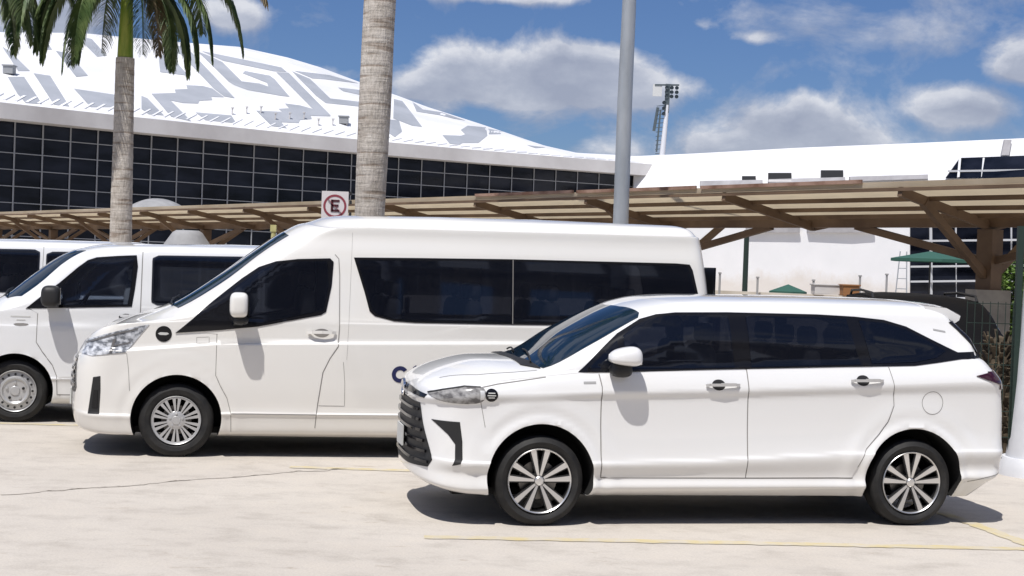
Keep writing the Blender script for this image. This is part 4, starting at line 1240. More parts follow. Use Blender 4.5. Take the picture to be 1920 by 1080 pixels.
palm((-7.08, 26), 5.35, 7.0, .215, .165, 'palm tree with bright green crownshaft whose fronds hang over the terminal roof at the left',
     [(182, 15, 2.6, 1.9, 0), (200, -10, 2.3, 1.9, 0), (170, 42, 3.1, 1.7, 0), (240, 5, 2.3, 2.0, 0), (150, 10, 2.4, 1.8, 0), (212, 35, 2.9, 1.8, 0),
      (0, 8, 2.4, 1.9, 0), (-22, -12, 2.2, 1.9, 0), (14, 35, 3.1, 1.7, 0), (-60, 5, 2.2, 2.0, 0), (30, -5, 2.3, 1.8, 0), (-8, 48, 3.4, 1.4, 1), (60, 45, 2.8, 1.6, 0), (95, 60, 2.8, 1.5, 0), (-90, 55, 2.6, 1.7, 0), (120, 30, 2.6, 1.7, 0), (2, 52, 4.2, 1.0, 0), (190, -28, 1.9, 1.6, 0), (-5, -30, 1.9, 1.6, 0), (225, -15, 2.1, 1.8, 0), (-40, -5, 2.0, 1.9, 1), (176, 28, 2.7, 1.9, 0), (5, 22, 2.6, 1.9, 0), (160, 50, 3.4, 1.5, 0)], 3, lean=(-.03, 0))
palm((-2.05, 20), 8.6, 10.2, .175, .20, 'palm tree with a thick pale ringed trunk rising between the minibus and the no-parking sign',
     [(i*33+12, 25+35*(i % 3)/2, 2.8, 1.6, 0) for i in range(12)], 5, lean=(.13, 0), bulge=.035, shaft_r=.14)
palm((-10.15, 26), 5.2, 7.1, .21, .165, 'palm tree mostly outside the left frame edge, only drooping fronds in view',
     [(0, 18, 2.5, 1.8, 0), (-18, 0, 2.3, 1.8, 0), (20, 38, 3.0, 1.6, 0), (-35, 34, 2.8, 1.7, 0), (60, 30, 2.6, 1.7, 0), (120, 40, 2.6, 1.7, 0), (180, 25, 2.6, 1.7, 0), (240, 35, 2.6, 1.7, 0), (-75, 15, 2.4, 1.8, 0), (5, 55, 3.2, 1.4, 0)], 9)

# ================================================================== lamp post, sign, floodlight mast
galv = noisy(mat('galvanised_steel', (.42, .45, .48), .45, metal=.5), (.36, .39, .42), (.50, .53, .56), 3, 4, stretch=(1, 1, .3))
lp = empty('lamp_post', (1.472, 20, 0)); tag(lp, 'tall plain grey steel lamp post rising behind the minibus roof', 'lamp post')
mb = MB(); mb.tube([(0, 0, 0), (.004, 0, 2.5), (0, 0, 4.2), (.012, 0, 5.4), (.005, 0, 9)], [.115, .108, .103, .097, .07], 24); mb.box((0, 0, .015), (.4, .4, .03))
mb.build('pole', galv, lp, 50)
mb = MB(); mb.tube([(0, 0, 8.9), (.3, 0, 9.25), (1.3, 0, 9.35)], .035, 10); mb.build('arm', galv, lp, 50)
mb = MB(); ball(mb, (1.55, 0, 9.33), (.38, .15, .07), e=3); mb.build('lamp_head', M['sticker'], lp, 50)

signw = mat('sign_face', (.62, .58, .57), .5); signr = mat('sign_red', (.24, .045, .06), .5); signk = mat('sign_letter', (.06, .012, .018), .5)
sg_ = empty('no_parking_sign', (-2.247, 18, 0)); tag(sg_, 'square no-parking sign with a struck-through letter E in a red ring', 'sign')
mb = MB(); mb.bar((0, .03, 0), (0, .03, 2.66), .05, .04); mb.build('post', galv, sg_)
mb = MB(); mb.box((0, 0, 2.52), (.335, .008, .36)); mb.build('sign_plate', signw, sg_, bevel=.002)
mb = MB(); n = 40
for r0, r1 in ((.118, .145),):
    vs = []
    for k in range(n):
        a = 2*PI*k/n; c_, s_ = math.cos(a), math.sin(a)
        for r in (r0, r1):
            for y in (-.0045, -.0075): vs.append((r*c_, y, 2.515+r*s_))
    fs = []
    for k in range(n):
        a0 = 4*k; b0 = 4*((k+1) % n)
        fs += [(a0+1, b0+1, b0+3, a0+3), (a0, a0+1, b0+1, b0), (a0+2, b0+2, b0+3, a0+3)]
    mb.add(vs, fs)
mb.build('red_ring', signr, sg_)
mb = MB()
for x, z, w, h in ((-.035, 2.52, .030, .150), (.012, 2.580, .09, .028), (.006, 2.522, .08, .028), (.012, 2.458, .09, .028)): mb.box((x, -.008, z), (w, .006, h))
mb.build('letter', signk, sg_)
mb = MB(); mb.bar((-.09, -.013, 2.605), (.09, -.013, 2.425), .004, .024, up=(0, 1, 0)); mb.build('slash', signr, sg_)
bk = MB()
for z in (2.68, 2.57, 2.42): bk.box((.19, .03, z), (.03, .04, .05))
bk.build('bracket', M['plastic'], sg_, bevel=.005)

steel_w = mat('white_mast', (.62, .62, .64), .5); mast_d = mat('mast_dark', (.07, .09, .10), .6)
fm = empty('floodlight_mast', (11.10, 110, 0)); tag(fm, 'distant floodlight mast with a bank of lamps rising over the white roof', 'floodlight')
mb = MB(); mb.tube([(0, 0, 0), (.0, 0, 10.8), (.25, 0, 14.6)], [.30, .22, .15], 10); mb.build('pole', steel_w, fm, 50)
mb = MB(); mb.bar((-.45, 0, 11), (-.25, 0, 14.2), .12, .12); mb.bar((-.7, .1, 12.6), (-.45, .1, 14.4), .22, .2)
for k in range(14): mb.bar((-.55, 0, 10.2+k*.33), (.2, 0, 10.3+k*.33), .05, .05)
mb.build('ladder', mast_d, fm)
mb = MB(); mb.bar((-.75, 0, 16.1), (1.1, 0, 16.15), .08, .12); mb.bar((.2, 0, 14), (.25, 0, 16.2), .35, .25)
mb.box((-.55, .05, 15.7), (.7, .1, .9), 1)
mb.build('crossarm', [mast_d, M['sticker']], fm)
for i in range(3):
    for j in range(3):
        lm = MB(); lm.lathe([(.001, 0), (.13, 0), (.15, -.1), (.10, .2), (.001, .23)], (.15+.38*i, -.1, 15.90-.33*j), 'y', 12); lm.build('floodlamp', mast_d, fm, 50)
for j in range(3):
    lm = MB(); lm.lathe([(.001, 0), (.13, 0), (.15, -.1), (.10, .2), (.001, .23)], (-.02, -.1, 14.75-.42*j), 'y', 12); lm.build('floodlamp', mast_d, fm, 50)

# ================================================================== carport
wood = noisy(mat('brown_painted_steel', (.16, .10, .06), .65), (.095, .058, .036), (.175, .115, .072), 1.2, 6, stretch=(1, 1, 1))
rust = noisy(mat('rusty_fascia', (.25, .13, .09), .8), (.17, .09, .06), (.34, .22, .17), 2.5, 7, .4, .6)
panel = noisy(mat('cream_roof_sheet', (.50, .42, .30), .6), (.50, .42, .31), (.68, .60, .48), .8, 6, .35, .65)
nt_ = panel.node_tree; b = nt_.nodes['Principled BSDF']
tr_ = nt_.nodes.new('ShaderNodeBsdfTranslucent'); tr_.inputs[0].default_value = (.62, .52, .36, 1)
mx = nt_.nodes.new('ShaderNodeMixShader'); mx.inputs[0].default_value = .45
out = nt_.nodes['Material Output']
nt_.links.new(b.outputs[0], mx.inputs[1]); nt_.links.new(tr_.outputs[0], mx.inputs[2]); nt_.links.new(mx.outputs[0], out.inputs[0])
E0 = at(1300, 352, 21.3)
Ld = Vector((-.591, .807, 0)).normalized(); Pd = Vector((.807, .591, 0)).normalized()
ZE, ZS, WING = E0.z-.13, 2.66, 1.9
def cp(tt, p, dz=0):          # p = 0 near edge, 1 spine, 2 far edge
    z = ZE+(ZS-ZE)*(1-abs(p-1))
    v = Vector((E0.x, E0.y, 0))+Ld*tt+Pd*WING*p
    return Vector((v.x, v.y, z+dz))
cpr = empty('carport', tuple(cp(-3.79, 1)*1)); cpr.location.z = 0
inv_ = cpr.location.copy()
tag(cpr, 'long brown steel carport with cream roof sheets and braced columns behind the parked vehicles', 'carport')
def cbuild(mb, name, m, sm=None):
    mb.v = [(v[0]-inv_.x, v[1]-inv_.y, v[2]-inv_.z) for v in mb.v]
    return mb.build(name, m, cpr, sm)
T0, T1 = -9.5, 44
for side in (0, 1):
    mb = MB(); n = 140; vs = []
    for i in range(n+1):
        tt = T0+(T1-T0)*i/n
        for j in range(3):
            p = side+j/2
            vs.append(cp(tt, p, .075+.012*noise.noise(Vector((tt*.7, p*2, side)))+(.025 if i % 2 else 0)))
    mb.add(vs, [(i*3+j, i*3+j+1, (i+1)*3+j+1, (i+1)*3+j) for i in range(n) for j in range(2)])
    cbuild(mb, 'roof_sheet', panel)
for p in (.0, .30, .60, .84, 1.16, 1.4, 1.7, 2.0):
    mb = MB(); prevp = None
    k = 0; tt = T0
    while tt < T1-.1:
        t2 = min(tt+3.15, T1)
        w = .018*noise.noise(Vector((tt, p, 3)))
        mb.bar(cp(tt, p, .02+w), cp(t2, p, .02+.018*noise.noise(Vector((t2, p, 3)))), .045, .060 if 0 < p < 2 else .045)
        tt = t2
    cbuild(mb, 'purlin', wood)
mb = MB(); mb.bar(cp(T0, 0, .085), cp(T1, 0, .085), .03, .07)
cbuild(mb, 'eaves_trim', panel)
mb = MB()
for a, b_ in ((-3.2, -.2), (-.1, 2.7), (2.8, 5.6)):
    mb.bar(cp(a, -.02, .125), cp(b_, -.02, .12), .03, .05)
cbuild(mb, 'rusty_edge_flashing', rust)
mb = MB(); mb.bar(cp(T0, 1, .0), cp(T1, 1, .0), .14, .14); cbuild(mb, 'spine_beam', wood)
for k in range(-2, 16):
    tt = -3.79+3.15*k
    if tt > T1-1: break
    mb = MB(); mb.bar(cp(tt, .0, -.01), cp(tt, 1, -.06), .07, .12); mb.bar(cp(tt, 2, -.01), cp(tt, 1, -.06), .07, .12)
    cbuild(mb, 'rafter', wood)
    if k % 2 == 0:
        b0 = cp(tt, 1); zb = 2.12
        mb = MB(); mb.bar((b0.x, b0.y, 0), (b0.x, b0.y, ZS-.1), .24, .24, up=tuple(Ld)); cbuild(mb, 'column', wood)
        mb = MB()
        for e in (.25, 1.75): mb.bar((b0.x, b0.y, zb-.25), cp(tt, e, -.04), .09, .10)
        for dt in (-2.3, 2.3): mb.bar((b0.x, b0.y, zb), cp(tt+dt, 1, -.05), .09, .10)
        cbuild(mb, 'brace', wood)
        if k == 0:
            pm = noisy(mat('grey_blockwork', (.30, .29, .28), .9), (.24, .235, .23), (.38, .37, .355), 3, 6)
            mb = MB()
            for j in range(8): mb.box((b0.x, b0.y, .109+j*.219), (.46, .46, .213))
            mb.box((b0.x, b0.y, .87), (.45, .45, 1.74))
            cbuild(mb, 'masonry_plinth', pm)

# ================================================================== terminal with the patterned roof
roofw = noisy(mat('white_roof_membrane', (.80, .80, .82), .55), (.68, .685, .70), (.82, .82, .83), .25, 7, .35, .6)
led0 = mat('grey_metal_vent', (.30, .31, .32), .6)
roofg = noisy(mat('grey_roof_membrane', (.36, .38, .41), .6), (.31, .33, .365), (.38, .40, .44), .4, 6)
fasc = noisy(mat('pale_fascia', (.60, .58, .57), .6), (.52, .50, .49), (.66, .645, .635), .35, 5)
cw_glass = mat('curtain_wall_glass', (.010, .013, .024), .08, spec=.22)
nt2 = NT(cw_glass.node_tree)
tt_ = nt2.node('ShaderNodeTexCoord')
nn = nt2.noise(nt2.vmath('MULTIPLY', tt_.outputs['Object'], (.35, .35, 1.1)).outputs[0], 1.0, 3)
nt2.link(nt2.ramp(nn, [(.35, (.002, .003, .006)), (.65, (.016, .019, .030))]), nt2.n['Principled BSDF'].inputs['Base Color'])
mull = mat('grey_mullion', (.30, .31, .33), .5)
PXS = [-320+6*i for i in range(260)]+[1240]
PXS = sorted(set(PXS)); PXS = [p for p in PXS if p <= 1240]
ev = [(-320, 62.5), (0, 68), (320, 74.3), (640, 81), (900, 86.3), (1150, 91), (1240, 93)]
rg_ = [(-320, 45), (-100, 52), (0, 64), (150, 63), (300, 76), (450, 88), (540, 108), (600, 126), (680, 156), (750, 181), (800, 200), (900, 232), (1020, 273), (1080, 287), (1150, 290), (1240, 296)]
rd_ = [(-320, 100), (300, 103), (680, 101), (1020, 97), (1240, 96)]
def hz(px): return HOR+ROLL*(px-960)
ZEV = 8.0
def eave(px, z=ZEV, back=0.0):
    Y = interp(ev, px)+back
    r = ray(px, 400); q = Vector((r.x/r.y*Y, Y, z)); return q
def roofp(px, v):
    a = eave(px, ZEV+.75); b_ = at(px, interp(rg_, px), interp(rd_, px))
    b_ = b_+Vector((0, 0, 0))
    q = a.lerp(b_, v); h = max(b_.z-a.z, 0)
    q.z += .16*h*math.sin(PI*v)*(1 if True else 0)
    return q
term = empty('terminal_building', (-6, 80, 0))
tag(term, 'airport terminal with domed white roof painted in grey stepped fret bands over dark glazing', 'building')
def tb_(mb, name, m, sm=None):
    mb.v = [(v[0]+6, v[1]-80, v[2]) for v in mb.v]
    return mb.build(name, m, term, sm)
nv = 80; mb = MB(); vs = []
for px in PXS:
    for j in range(nv+1): vs.append(roofp(px, j/nv))
    q = roofp(px, 1)
    vs.append(Vector((q.x, q.y+14, max(q.z-2.5, 8)))); vs.append(Vector((q.x, q.y+30, 7.5))); vs.append(Vector((q.x, q.y+30, 0)))
m_ = nv+4
mb.add(vs, [(i*m_+j, (i+1)*m_+j, (i+1)*m_+j+1, i*m_+j+1) for i in range(len(PXS)-1) for j in range(m_-1)])
roof_o = tb_(mb, 'roof', roofw, 30)
mb = MB(); vs = []
for px in PXS:
    for q in (eave(px, ZEV, .0), eave(px, ZEV+.75, .0), eave(px, ZEV+.80, .55), eave(px, ZEV, 1.4)): vs.append(q)
mb.add(vs, [(i*4+j, (i+1)*4+j, (i+1)*4+(j+1) % 4, i*4+(j+1) % 4) for i in range(len(PXS)-1) for j in range(4)])
tb_(mb, 'fascia', fasc, 30)
mb = MB(); k = 0          # small stiffening ribs where the sheets meet the fascia
for i in range(70):
    px = -300+1500*i/70
    a = roofp(px, .012); c_ = roofp(px+18, .045)
    mb.bar(a+Vector((0, .1, .03)), c_+Vector((0, .1, .03)), .16, .07)
tb_(mb, 'roof_ribs', roofw)
mb = MB(); vs = []
for px in PXS:
    vs += [eave(px, 0, 1.3), eave(px, ZEV, 1.3)]
mb.add(vs, [(2*i, 2*i+2, 2*i+3, 2*i+1) for i in range(len(PXS)-1)])
e = eave(1240, 0, 1.3); e2 = eave(1190, ZEV, 1.3)
tb_(mb, 'glazing', cw_glass)
mb = MB()
px = -310.0
while px < 1236:
    mb.bar(eave(px, 0, 1.25), eave(px, ZEV, 1.25), .055, .08)
    Y = interp(ev, px); px += 1.30*2700/Y*1.03
for j in range(1, 11):
    z = ZEV-.80*j+.1
    for a, b_ in zip(PXS[::8], PXS[8::8]): mb.bar(eave(a, z, 1.24), eave(b_, z, 1.24), .05, .04)
tb_(mb, 'mullions', mull)
# painted fret bands, laid out on the roof sheet in the roof's own (along, up) coordinates
def fret(poly, sx, sy, ox, oy, mb):
    P = [Vector((ox+x/sx, oy+y/sy)) for x, y in poly]
    pts = []
    for a, b_ in zip(P, P[1:]+P[:1]):
        k = max(1, int((b_-a).length/6))
        pts += [a.lerp(b_, j/k) for j in range(k)]
    nb = len(pts)
    x0 = min(p.x for p in P); x1 = max(p.x for p in P); y0 = min(p.y for p in P); y1 = max(p.y for p in P)
    gx = x0+3
    while gx < x1:
        gy = y0+3
        while gy < y1: pts.append(Vector((gx, gy))); gy += 6
        gx += 6
    vo, eo, fo, *_ = delaunay_2d_cdt(pts, [], [list(range(nb))], 1, 1e-6)
    vs = []
    for p in vo:
        # column px -> how far up the roof this row lies
        lo, hi = 0.0, 1.0
        for _ in range(18):
            m2 = (lo+hi)/2; q = roofp(p[0], m2)
            rr = q-Vector((0, 0, CAMH)); dpt = rr.y*math.cos(PITCH)-rr.z*math.sin(PITCH); vv = rr.y*math.sin(PITCH)+rr.z*math.cos(PITCH)
            u_ = rr.x/dpt*FPX; w_ = -vv/dpt*FPX
            yy = 540+u_*math.sin(ROLL)+w_*math.cos(ROLL)
            if yy > p[1]: lo = m2
            else: hi = m2
        q = roofp(p[0], min(lo, .995)); vs.append(q+Vector((0, -.012, .014)))
    adj = {}
    for f in fo:
        for i in f: adj.setdefault(i, set()).update(f)
    left = set(adj); best = set()
    while left:
        st_ = [left.pop()]; comp = set(st_)
        while st_:
            for j in adj[st_.pop()]:
                if j not in comp: comp.add(j); st_.append(j); left.discard(j)
        if len(comp) > len(best): best = comp
    ix = {v: k for k, v in enumerate(sorted(best))}
    mb.add([vs[v] for v in sorted(best)], [tuple(ix[i] for i in f) for f in fo if f[0] in best])
mb = MB()
A_ = [[(130, 75), (395, 135), (790, 560), (700, 545), (610, 475), (335, 185), (130, 130)],
      [(600, 478), (700, 552), (590, 548), (600, 575), (490, 582), (480, 605), (350, 600), (245, 578), (420, 755), (250, 715), (85, 522), (290, 515), (282, 487), (390, 482), (380, 450), (520, 457)],
      [(0, 540), (50, 560), (190, 705), (60, 695), (0, 650)], [(150, 190), (250, 200), (400, 370), (160, 340)],
      [(520, 162), (1190, 300), (1235, 338), (1130, 333), (1060, 318), (860, 278), (700, 245), (600, 200)],
      [(482, 165), (585, 205), (690, 255), (850, 418), (1000, 436), (1075, 462), (1065, 430), (860, 350), (880, 330), (1090, 370), (1130, 400), (1255, 548), (1180, 540), (900, 490), (790, 450), (740, 420)],
      [(1145, 340), (1248, 344), (1600, 705), (1500, 696), (1440, 640)],
      [(1440, 648), (1600, 712), (1430, 707), (1440, 735), (1340, 745), (1330, 770), (1180, 762), (1230, 815), (1100, 795), (970, 665), (1190, 675), (1160, 650), (1250, 645), (1215, 605), (1340, 620)],
      [(460, 680), (760, 705), (800, 770), (540, 745)],
      [(1300, 328), (1600, 365), (1850, 435), (1560, 400), (1450, 392)], [(1280, 332), (1430, 396), (1600, 562), (1850, 590), (1850, 630), (1560, 600), (1480, 540)], [(1670, 470), (1850, 490), (1850, 530), (1710, 500)]]
B_ = [[(40, 650), (180, 650), (330, 880), (190, 870), (120, 790)], [(260, 620), (400, 640), (560, 900), (430, 885)], [(600, 750), (940, 800), (990, 905), (740, 905)],
      [(450, 430), (560, 450), (720, 640), (620, 650)], [(0, 395), (70, 440), (230, 600), (130, 600)], [(600, 300), (760, 330), (880, 470), (800, 480), (700, 380)], [(250, 330), (380, 350), (420, 420), (330, 420)]]
C_ = [[(60, 95), (120, 110), (250, 288), (180, 280), (50, 230)], [(0, 235), (90, 243), (110, 320), (60, 360), (0, 320)],
      [(190, 112), (262, 168), (400, 188), (560, 245), (480, 232), (380, 208), (215, 182)],
      [(390, 345), (520, 350), (550, 340), (520, 310), (570, 280), (700, 292), (705, 350), (640, 400), (530, 400), (510, 412), (440, 405)],
      [(715, 300), (820, 322), (800, 337), (715, 340)], [(980, 415), (1110, 430), (1040, 436)]]
for lst, sc_, ox, oy in ((A_, 4.5, 260, 60), (B_, 4.5, 0, 0), (C_, 3.692, 720, 160)):
    for p in lst: mb = MB(); fret(p, sc_, sc_, ox, oy, mb); tb_(mb, 'painted_fret', roofg)
for px, v in ((12, .17), (640, .11)):
    q = roofp(px, v); mb = MB(); mb.box((q.x, q.y, q.z+.2), (.5, .5, .4)); mb.box((q.x, q.y, q.z+.42), (.6, .6, .06)); tb_(mb, 'roof_vent', led0)
for i in range(9):
    q = roofp(430+i*27, .07+.015*(i % 3)); mb = MB(); mb.bar(q, q+Vector((.02, 0, .35)), .07, .07); mb.box((q.x+.02, q.y, q.z+.36), (.14, .14, .06)); tb_(mb, 'vent_pipe', fasc)

# ================================================================== white sloping building on the right
ww = mat('white_render', (.80, .80, .80), .7)
nt2 = NT(ww.node_tree); tt_ = nt2.node('ShaderNodeTexCoord'); P_ = tt_.outputs['Object']
sp_ = nt2.node('ShaderNodeSeparateXYZ'); nt2.link(P_, sp_.inputs[0])
stn = nt2.math('SUBTRACT', nt2.math('ADD', nt2.math('MULTIPLY', nt2.noise(P_, .5, 6, .7), 2.6), .85), sp_.outputs['Z'])
stn = nt2.math('MULTIPLY', stn, 1.4, clamp=True)
nt2.link(nt2.mix(nt2.math('MULTIPLY', stn, .55), nt2.ramp(nt2.noise(P_, .6, 5), [(.3, (.77, .775, .785)), (.7, (.82, .82, .83))]), (.62, .55, .47)), nt2.n['Principled BSDF'].inputs['Base Color'])
wb = empty('white_hall', (10, 75, 0)); tag(wb, 'long white rendered hall with sloping top and dark glazed end at the right', 'building')
def wp_(px, z, off=0):
    Y = 91-(px-1190)*(91-69)/(1980-1190); r = ray(px, 400); Y -= off
    return Vector((r.x/r.y*Y, Y, z))
def wbb(mb, name, m, sm=None):
    mb.v = [(v[0]-10, v[1]-75, v[2]) for v in mb.v]
    return mb.build(name, m, wb, sm)
mb = MB(); vs = []; W_ = [1188, 1240, 1300, 1400, 1500, 1600, 1700, 1800, 1900, 2000, 2100]
tops = [(1188, 293), (1300, 288), (1500, 277), (1700, 269), (1900, 260), (2100, 252)]
for px in W_:
    base = wp_(px, 0)
    top = at(px, interp(tops, px), wp_(px, 0).y+3.0)
    mid = base.copy(); mid.z = 5.6
    vs += [base, mid, top, Vector((top.x, top.y+25, top.z-1)), Vector((top.x, top.y+25, 0))]
mb.add(vs, [(5*i+j, 5*i+5+j, 5*i+6+j, 5*i+1+j) for i in range(len(W_)-1) for j in range(4)]+[(0, 1, 2, 3, 4)])
wbb(mb, 'walls', ww)
def wq(pts, off, name, m, thick=.1):
    mb = MB()
    V = []
    for px, py in pts:
        Yb = wp_(px, 0).y
        q = at(px, py, Yb-off)
        if q.z > 5.6:
            tz = min((q.z-5.6)/3.4, 1.2); q = at(px, py, Yb-off+3.0*tz)
        V.append(q)
    n = len(V)
    back = [v+Vector((0, thick, 0)) for v in V]
    mb.add(V+back, [tuple(range(n)), tuple(range(2*n-1, n-1, -1))]+[(i, (i+1) % n, n+(i+1) % n, n+i) for i in range(n)])
    return wbb(mb, name, m)
wq([(1773, 334), (1800, 296), (2080, 286), (2080, 334)], .25, 'upper_glazing', cw_glass)
wq([(1707, 600), (1707, 424), (1990, 424), (1990, 610)], .25, 'lower_glazing', cw_glass)
mb = MB()
def wpt(px, py, off):
    Yb = wp_(px, 0).y; q = at(px, py, Yb-off)
    if q.z > 5.6: q = at(px, py, Yb-off+3.0*min((q.z-5.6)/3.4, 1.2))
    return q
for px in (1797, 1842, 1890, 1935, 1980): mb.bar(wpt(px, 333, .33), wpt(px+3, 297, .33), .12, .12)
mb.bar(wpt(1778, 321, .33), wpt(1985, 318, .33), .08, .10)
for px in (1745, 1793, 1845, 1897, 1950):
    Y = wp_(px, 0).y-.40; mb.bar(at(px, 424, Y), at(px+2, 600, Y), .12, .12)
for y in (452, 500, 528, 560):
    mb.bar(at(1708, y, wp_(1708, 0).y-.42), at(1985, y-3, wp_(1985, 0).y-.42), .08, .10)
wbb(mb, 'mullions', mat('white_mullion', (.55, .56, .58), .5))
for k, (x0, x1, y0, y1) in enumerate(((1392, 1417, 330, 340), (1441, 1484, 324, 336), (1540, 1581, 319, 334))):
    wq([(x0, y0), (x1, y0), (x1, y1), (x0, y1)], .30, 'roof_vent', M['plastic'], .5)
wq([(1441, 337), (1484, 337), (1484, 341), (1441, 341)], .4, 'vent_sill', fasc, .3)
led = noisy(mat('grey_ledge', (.36, .35, .36), .7), (.32, .31, .32), (.42, .41, .42), 1, 4)
for pts in ([(1313, 339), (1430, 337), (1430, 347), (1313, 349)], [(1442, 336), (1585, 332), (1585, 344), (1442, 346)], [(1594, 331), (1740, 327), (1740, 335), (1594, 340)], [(1400, 427), (1500, 427), (1500, 436), (1400, 436)], [(1515, 427), (1640, 427), (1640, 436), (1515, 436)]):
    wq(pts, .35, 'ledge', led, .4)  # lower pair: the grey colour stands for a shadow strip on the wall
wq([(1878, 291), (1884, 262), (1897, 262), (1892, 291)], .3, 'roof_joint', led, .2)

# ================================================================== things in the gaps
# dark car beyond the people carrier
sv = empty('dark_hatchback', (4.62, 15.5, 0), R(84))
tag(sv, 'dark car parked nose-on beyond the people carrier, mostly its roof in view', 'car')
SVR = [(zF, xf, w, zs, xr-.05, zE, Lf, nf, Lr, nr) for (zF, xf, w, zs, xr, zE, Lf, nf, Lr, nr) in AV_RINGS]
bo, bvS = make_body('body', sv, SVR, M['dark_paint'], (0, 2.85), .386, .345, .02, A2, (18, 70, 12), 3)

for s in (-1, 1):
    patch(MB(), bvS, [(.3, 1.12), (.57, 1.36), (.9, 1.52), (2.4, 1.54), (2.82, 1.48), (3.2, 1.31), (2.85, 1.21), (1.2, 1.14)], 'y', .006, .06, 0, s, .008).build('side_window', M['glass'], sv, 30)
    patch(MB(), bvS, [(3.35, 1.14), (3.6, 1.18), (3.62, 1.02), (3.48, 1.08)], 'y', .01, .03, 0, s, .01).build('tail_light', M['redlamp'], sv, 30)
for x in (0, 2.85):
    for s in (-1, 1): make_wheel(sv, x, s, A2, .322, .225, 'five_double')
sp = MB(); sp.box((3.25, 0, 1.60), (.36, 1.15, .05)); sp.build('roof_spoiler', M['dark_paint'], sv, bevel=.015)
for s in (-1, 1):
    rr_ = MB(); rr_.tube([(.95, s*.58, 1.615), (1.05, s*.58, 1.68), (2.0, s*.58, 1.705), (2.85, s*.58, 1.69), (2.98, s*.58, 1.62)], .016, 8); rr_.build('roof_rail', M['plastic'], sv, 50)

# dark lamp column seen under the carport
dg_ = mat('dark_green_paint', (.018, .035, .028), .5)
mb = MB(); q = at(1398, 500, 34); mb.tube([(q.x, q.y, 0), (q.x, q.y, 2.9)], [.07, .06], 12)
o = mb.build('dark_post', dg_, None, 50); tag(o, 'slim dark green post standing in front of the white wall under the carport', 'post')
# green mesh fence
fe = empty('mesh_fence', (4.4, 13.9, 0)); tag(fe, 'dark green welded mesh fence behind the tail of the people carrier', 'fence')
mb = MB()
fa, fb = Vector((0, 0, 0)), Vector((2.9, .25, 0))
n = 38
for i in range(n+1):
    p = fa.lerp(fb, i/n); mb.bar((p.x, p.y, .12), (p.x, p.y, 1.66), .006, .006)
for z in (.15, .35, .6, .85, 1.05, 1.25, 1.45, 1.64): mb.bar((fa.x, fa.y, z), (fb.x, fb.y, z), .007, .007)
mb.build('mesh_panel', dg_, fe)
for p, h in ((Vector((.50, .04, 0)), 2.4), (fb, 2.0)):
    mb = MB(); mb.bar((p.x, p.y, 0), (p.x, p.y, h), .055, .055); mb.build('fence_post', dg_, fe)
# white tapered bollard at the right edge
wc = noisy(mat('whitewashed_concrete', (.70, .72, .76), .8), (.60, .61, .64), (.76, .77, .79), 2, 6)
cq = ground_pt = (5.20, 13.9)
root = empty('white_column', (cq[0], cq[1], 0)); tag(root, 'whitewashed tapered column on a pale base at the right frame edge', 'column')
mb = MB(); mb.lathe([(.001, 2.5), (.22, 2.5), (.26, 1.6), (.29, .9), (.33, .35), (.36, .16), (.36, .10)], (0, 0, 0), 'z', 28); mb.build('shaft', wc, root, 50)
mb = MB(); mb.lathe([(.001, .17), (.39, .17), (.43, .10), (.44, 0)], (0, 0, 0), 'z', 28); mb.build('base', wc, root, 40)
# shaggy palm trunk behind the fence
br = noisy(mat('brown_palm_boots', (.10, .07, .045), .9), (.025, .019, .013), (.13, .10, .065), 9, 5)
mb = MB(); q = at(1876, 600, 14.35)
tq = empty('palm_stump', (q.x, q.y, 0)); tag(tq, 'brown shaggy palm trunk behind the mesh fence', 'palm trunk')
mb.lathe([(.18, 0), (.16, .5), (.14, 1.0), (.11, 1.2), (.05, 1.30), (.001, 1.32)], (0, 0, 0), 'z', 24)
r_ = random.Random(2)
for i in range(24):
    for k in range(11):
        a = 2*PI*(k+.5*(i % 2)+r_.uniform(-.2, .2))/11; z = .06+i*.052; r = .175-.03*z; e_ = r_.uniform(.015, .045)
        mb.bar((r*.85*math.cos(a), r*.85*math.sin(a), z), ((r+e_)*math.cos(a+r_.uniform(-.1, .2)), (r+e_)*math.sin(a), z+r_.uniform(.05, .12)), r_.uniform(.02, .05), .010)
mb.build('trunk', br, tq)
# shrub
def leafy(name, c, rad, n, m, label, cat, size=.06, seed=1):
    r = random.Random(seed); root = empty(name, (c[0], c[1], 0)); tag(root, label, cat)
    mb = MB()
    for i in range(n):
        while True:
            v = Vector((r.uniform(-1, 1), r.uniform(-1, 1), r.uniform(-1, 1)))
            if v.length < 1 and noise.noise(v*2.2+Vector((seed, 0, 0))) > -.18: break
        p = Vector((v.x*rad[0], v.y*rad[1], c[2]+v.z*rad[2]))
        a = Vector((r.uniform(-1, 1), r.uniform(-1, 1), r.uniform(-.6, .8))).normalized()*size; b_ = a.cross(Vector((r.random()-.5, r.random()-.5, 1))).normalized()*size*.4
        mb.add([p, p+a*.5+b_, p+a, p+a*.5-b_], [(0, 1, 2, 3)])
    mb.build('crown', m, root, fix=False)
    mb = MB(); mb.tube([(0, 0, 0), (.03, .02, c[2]*.6), (0, 0, c[2])], [.06, .05, .02], 8)
    for k in range(5):
        a = k*1.3; mb.tube([(.02, .01, c[2]*.5), (rad[0]*.6*math.cos(a), rad[1]*.6*math.sin(a), c[2]+rad[2]*.3)], [.025, .01], 5)
    mb.build('trunk', br, root, 60)
    return root
lf2 = noisy(mat('shrub_leaf', (.10, .17, .04), .5), (.05, .10, .02), (.16, .25, .06), 3, 4)
q = at(1902, 560, 24); leafy('small_tree', (q.x, q.y, 1.45), (.38, .4, .85), 2600, lf2, 'small bright green tree beside the brown carport column', 'tree', .09, 4)
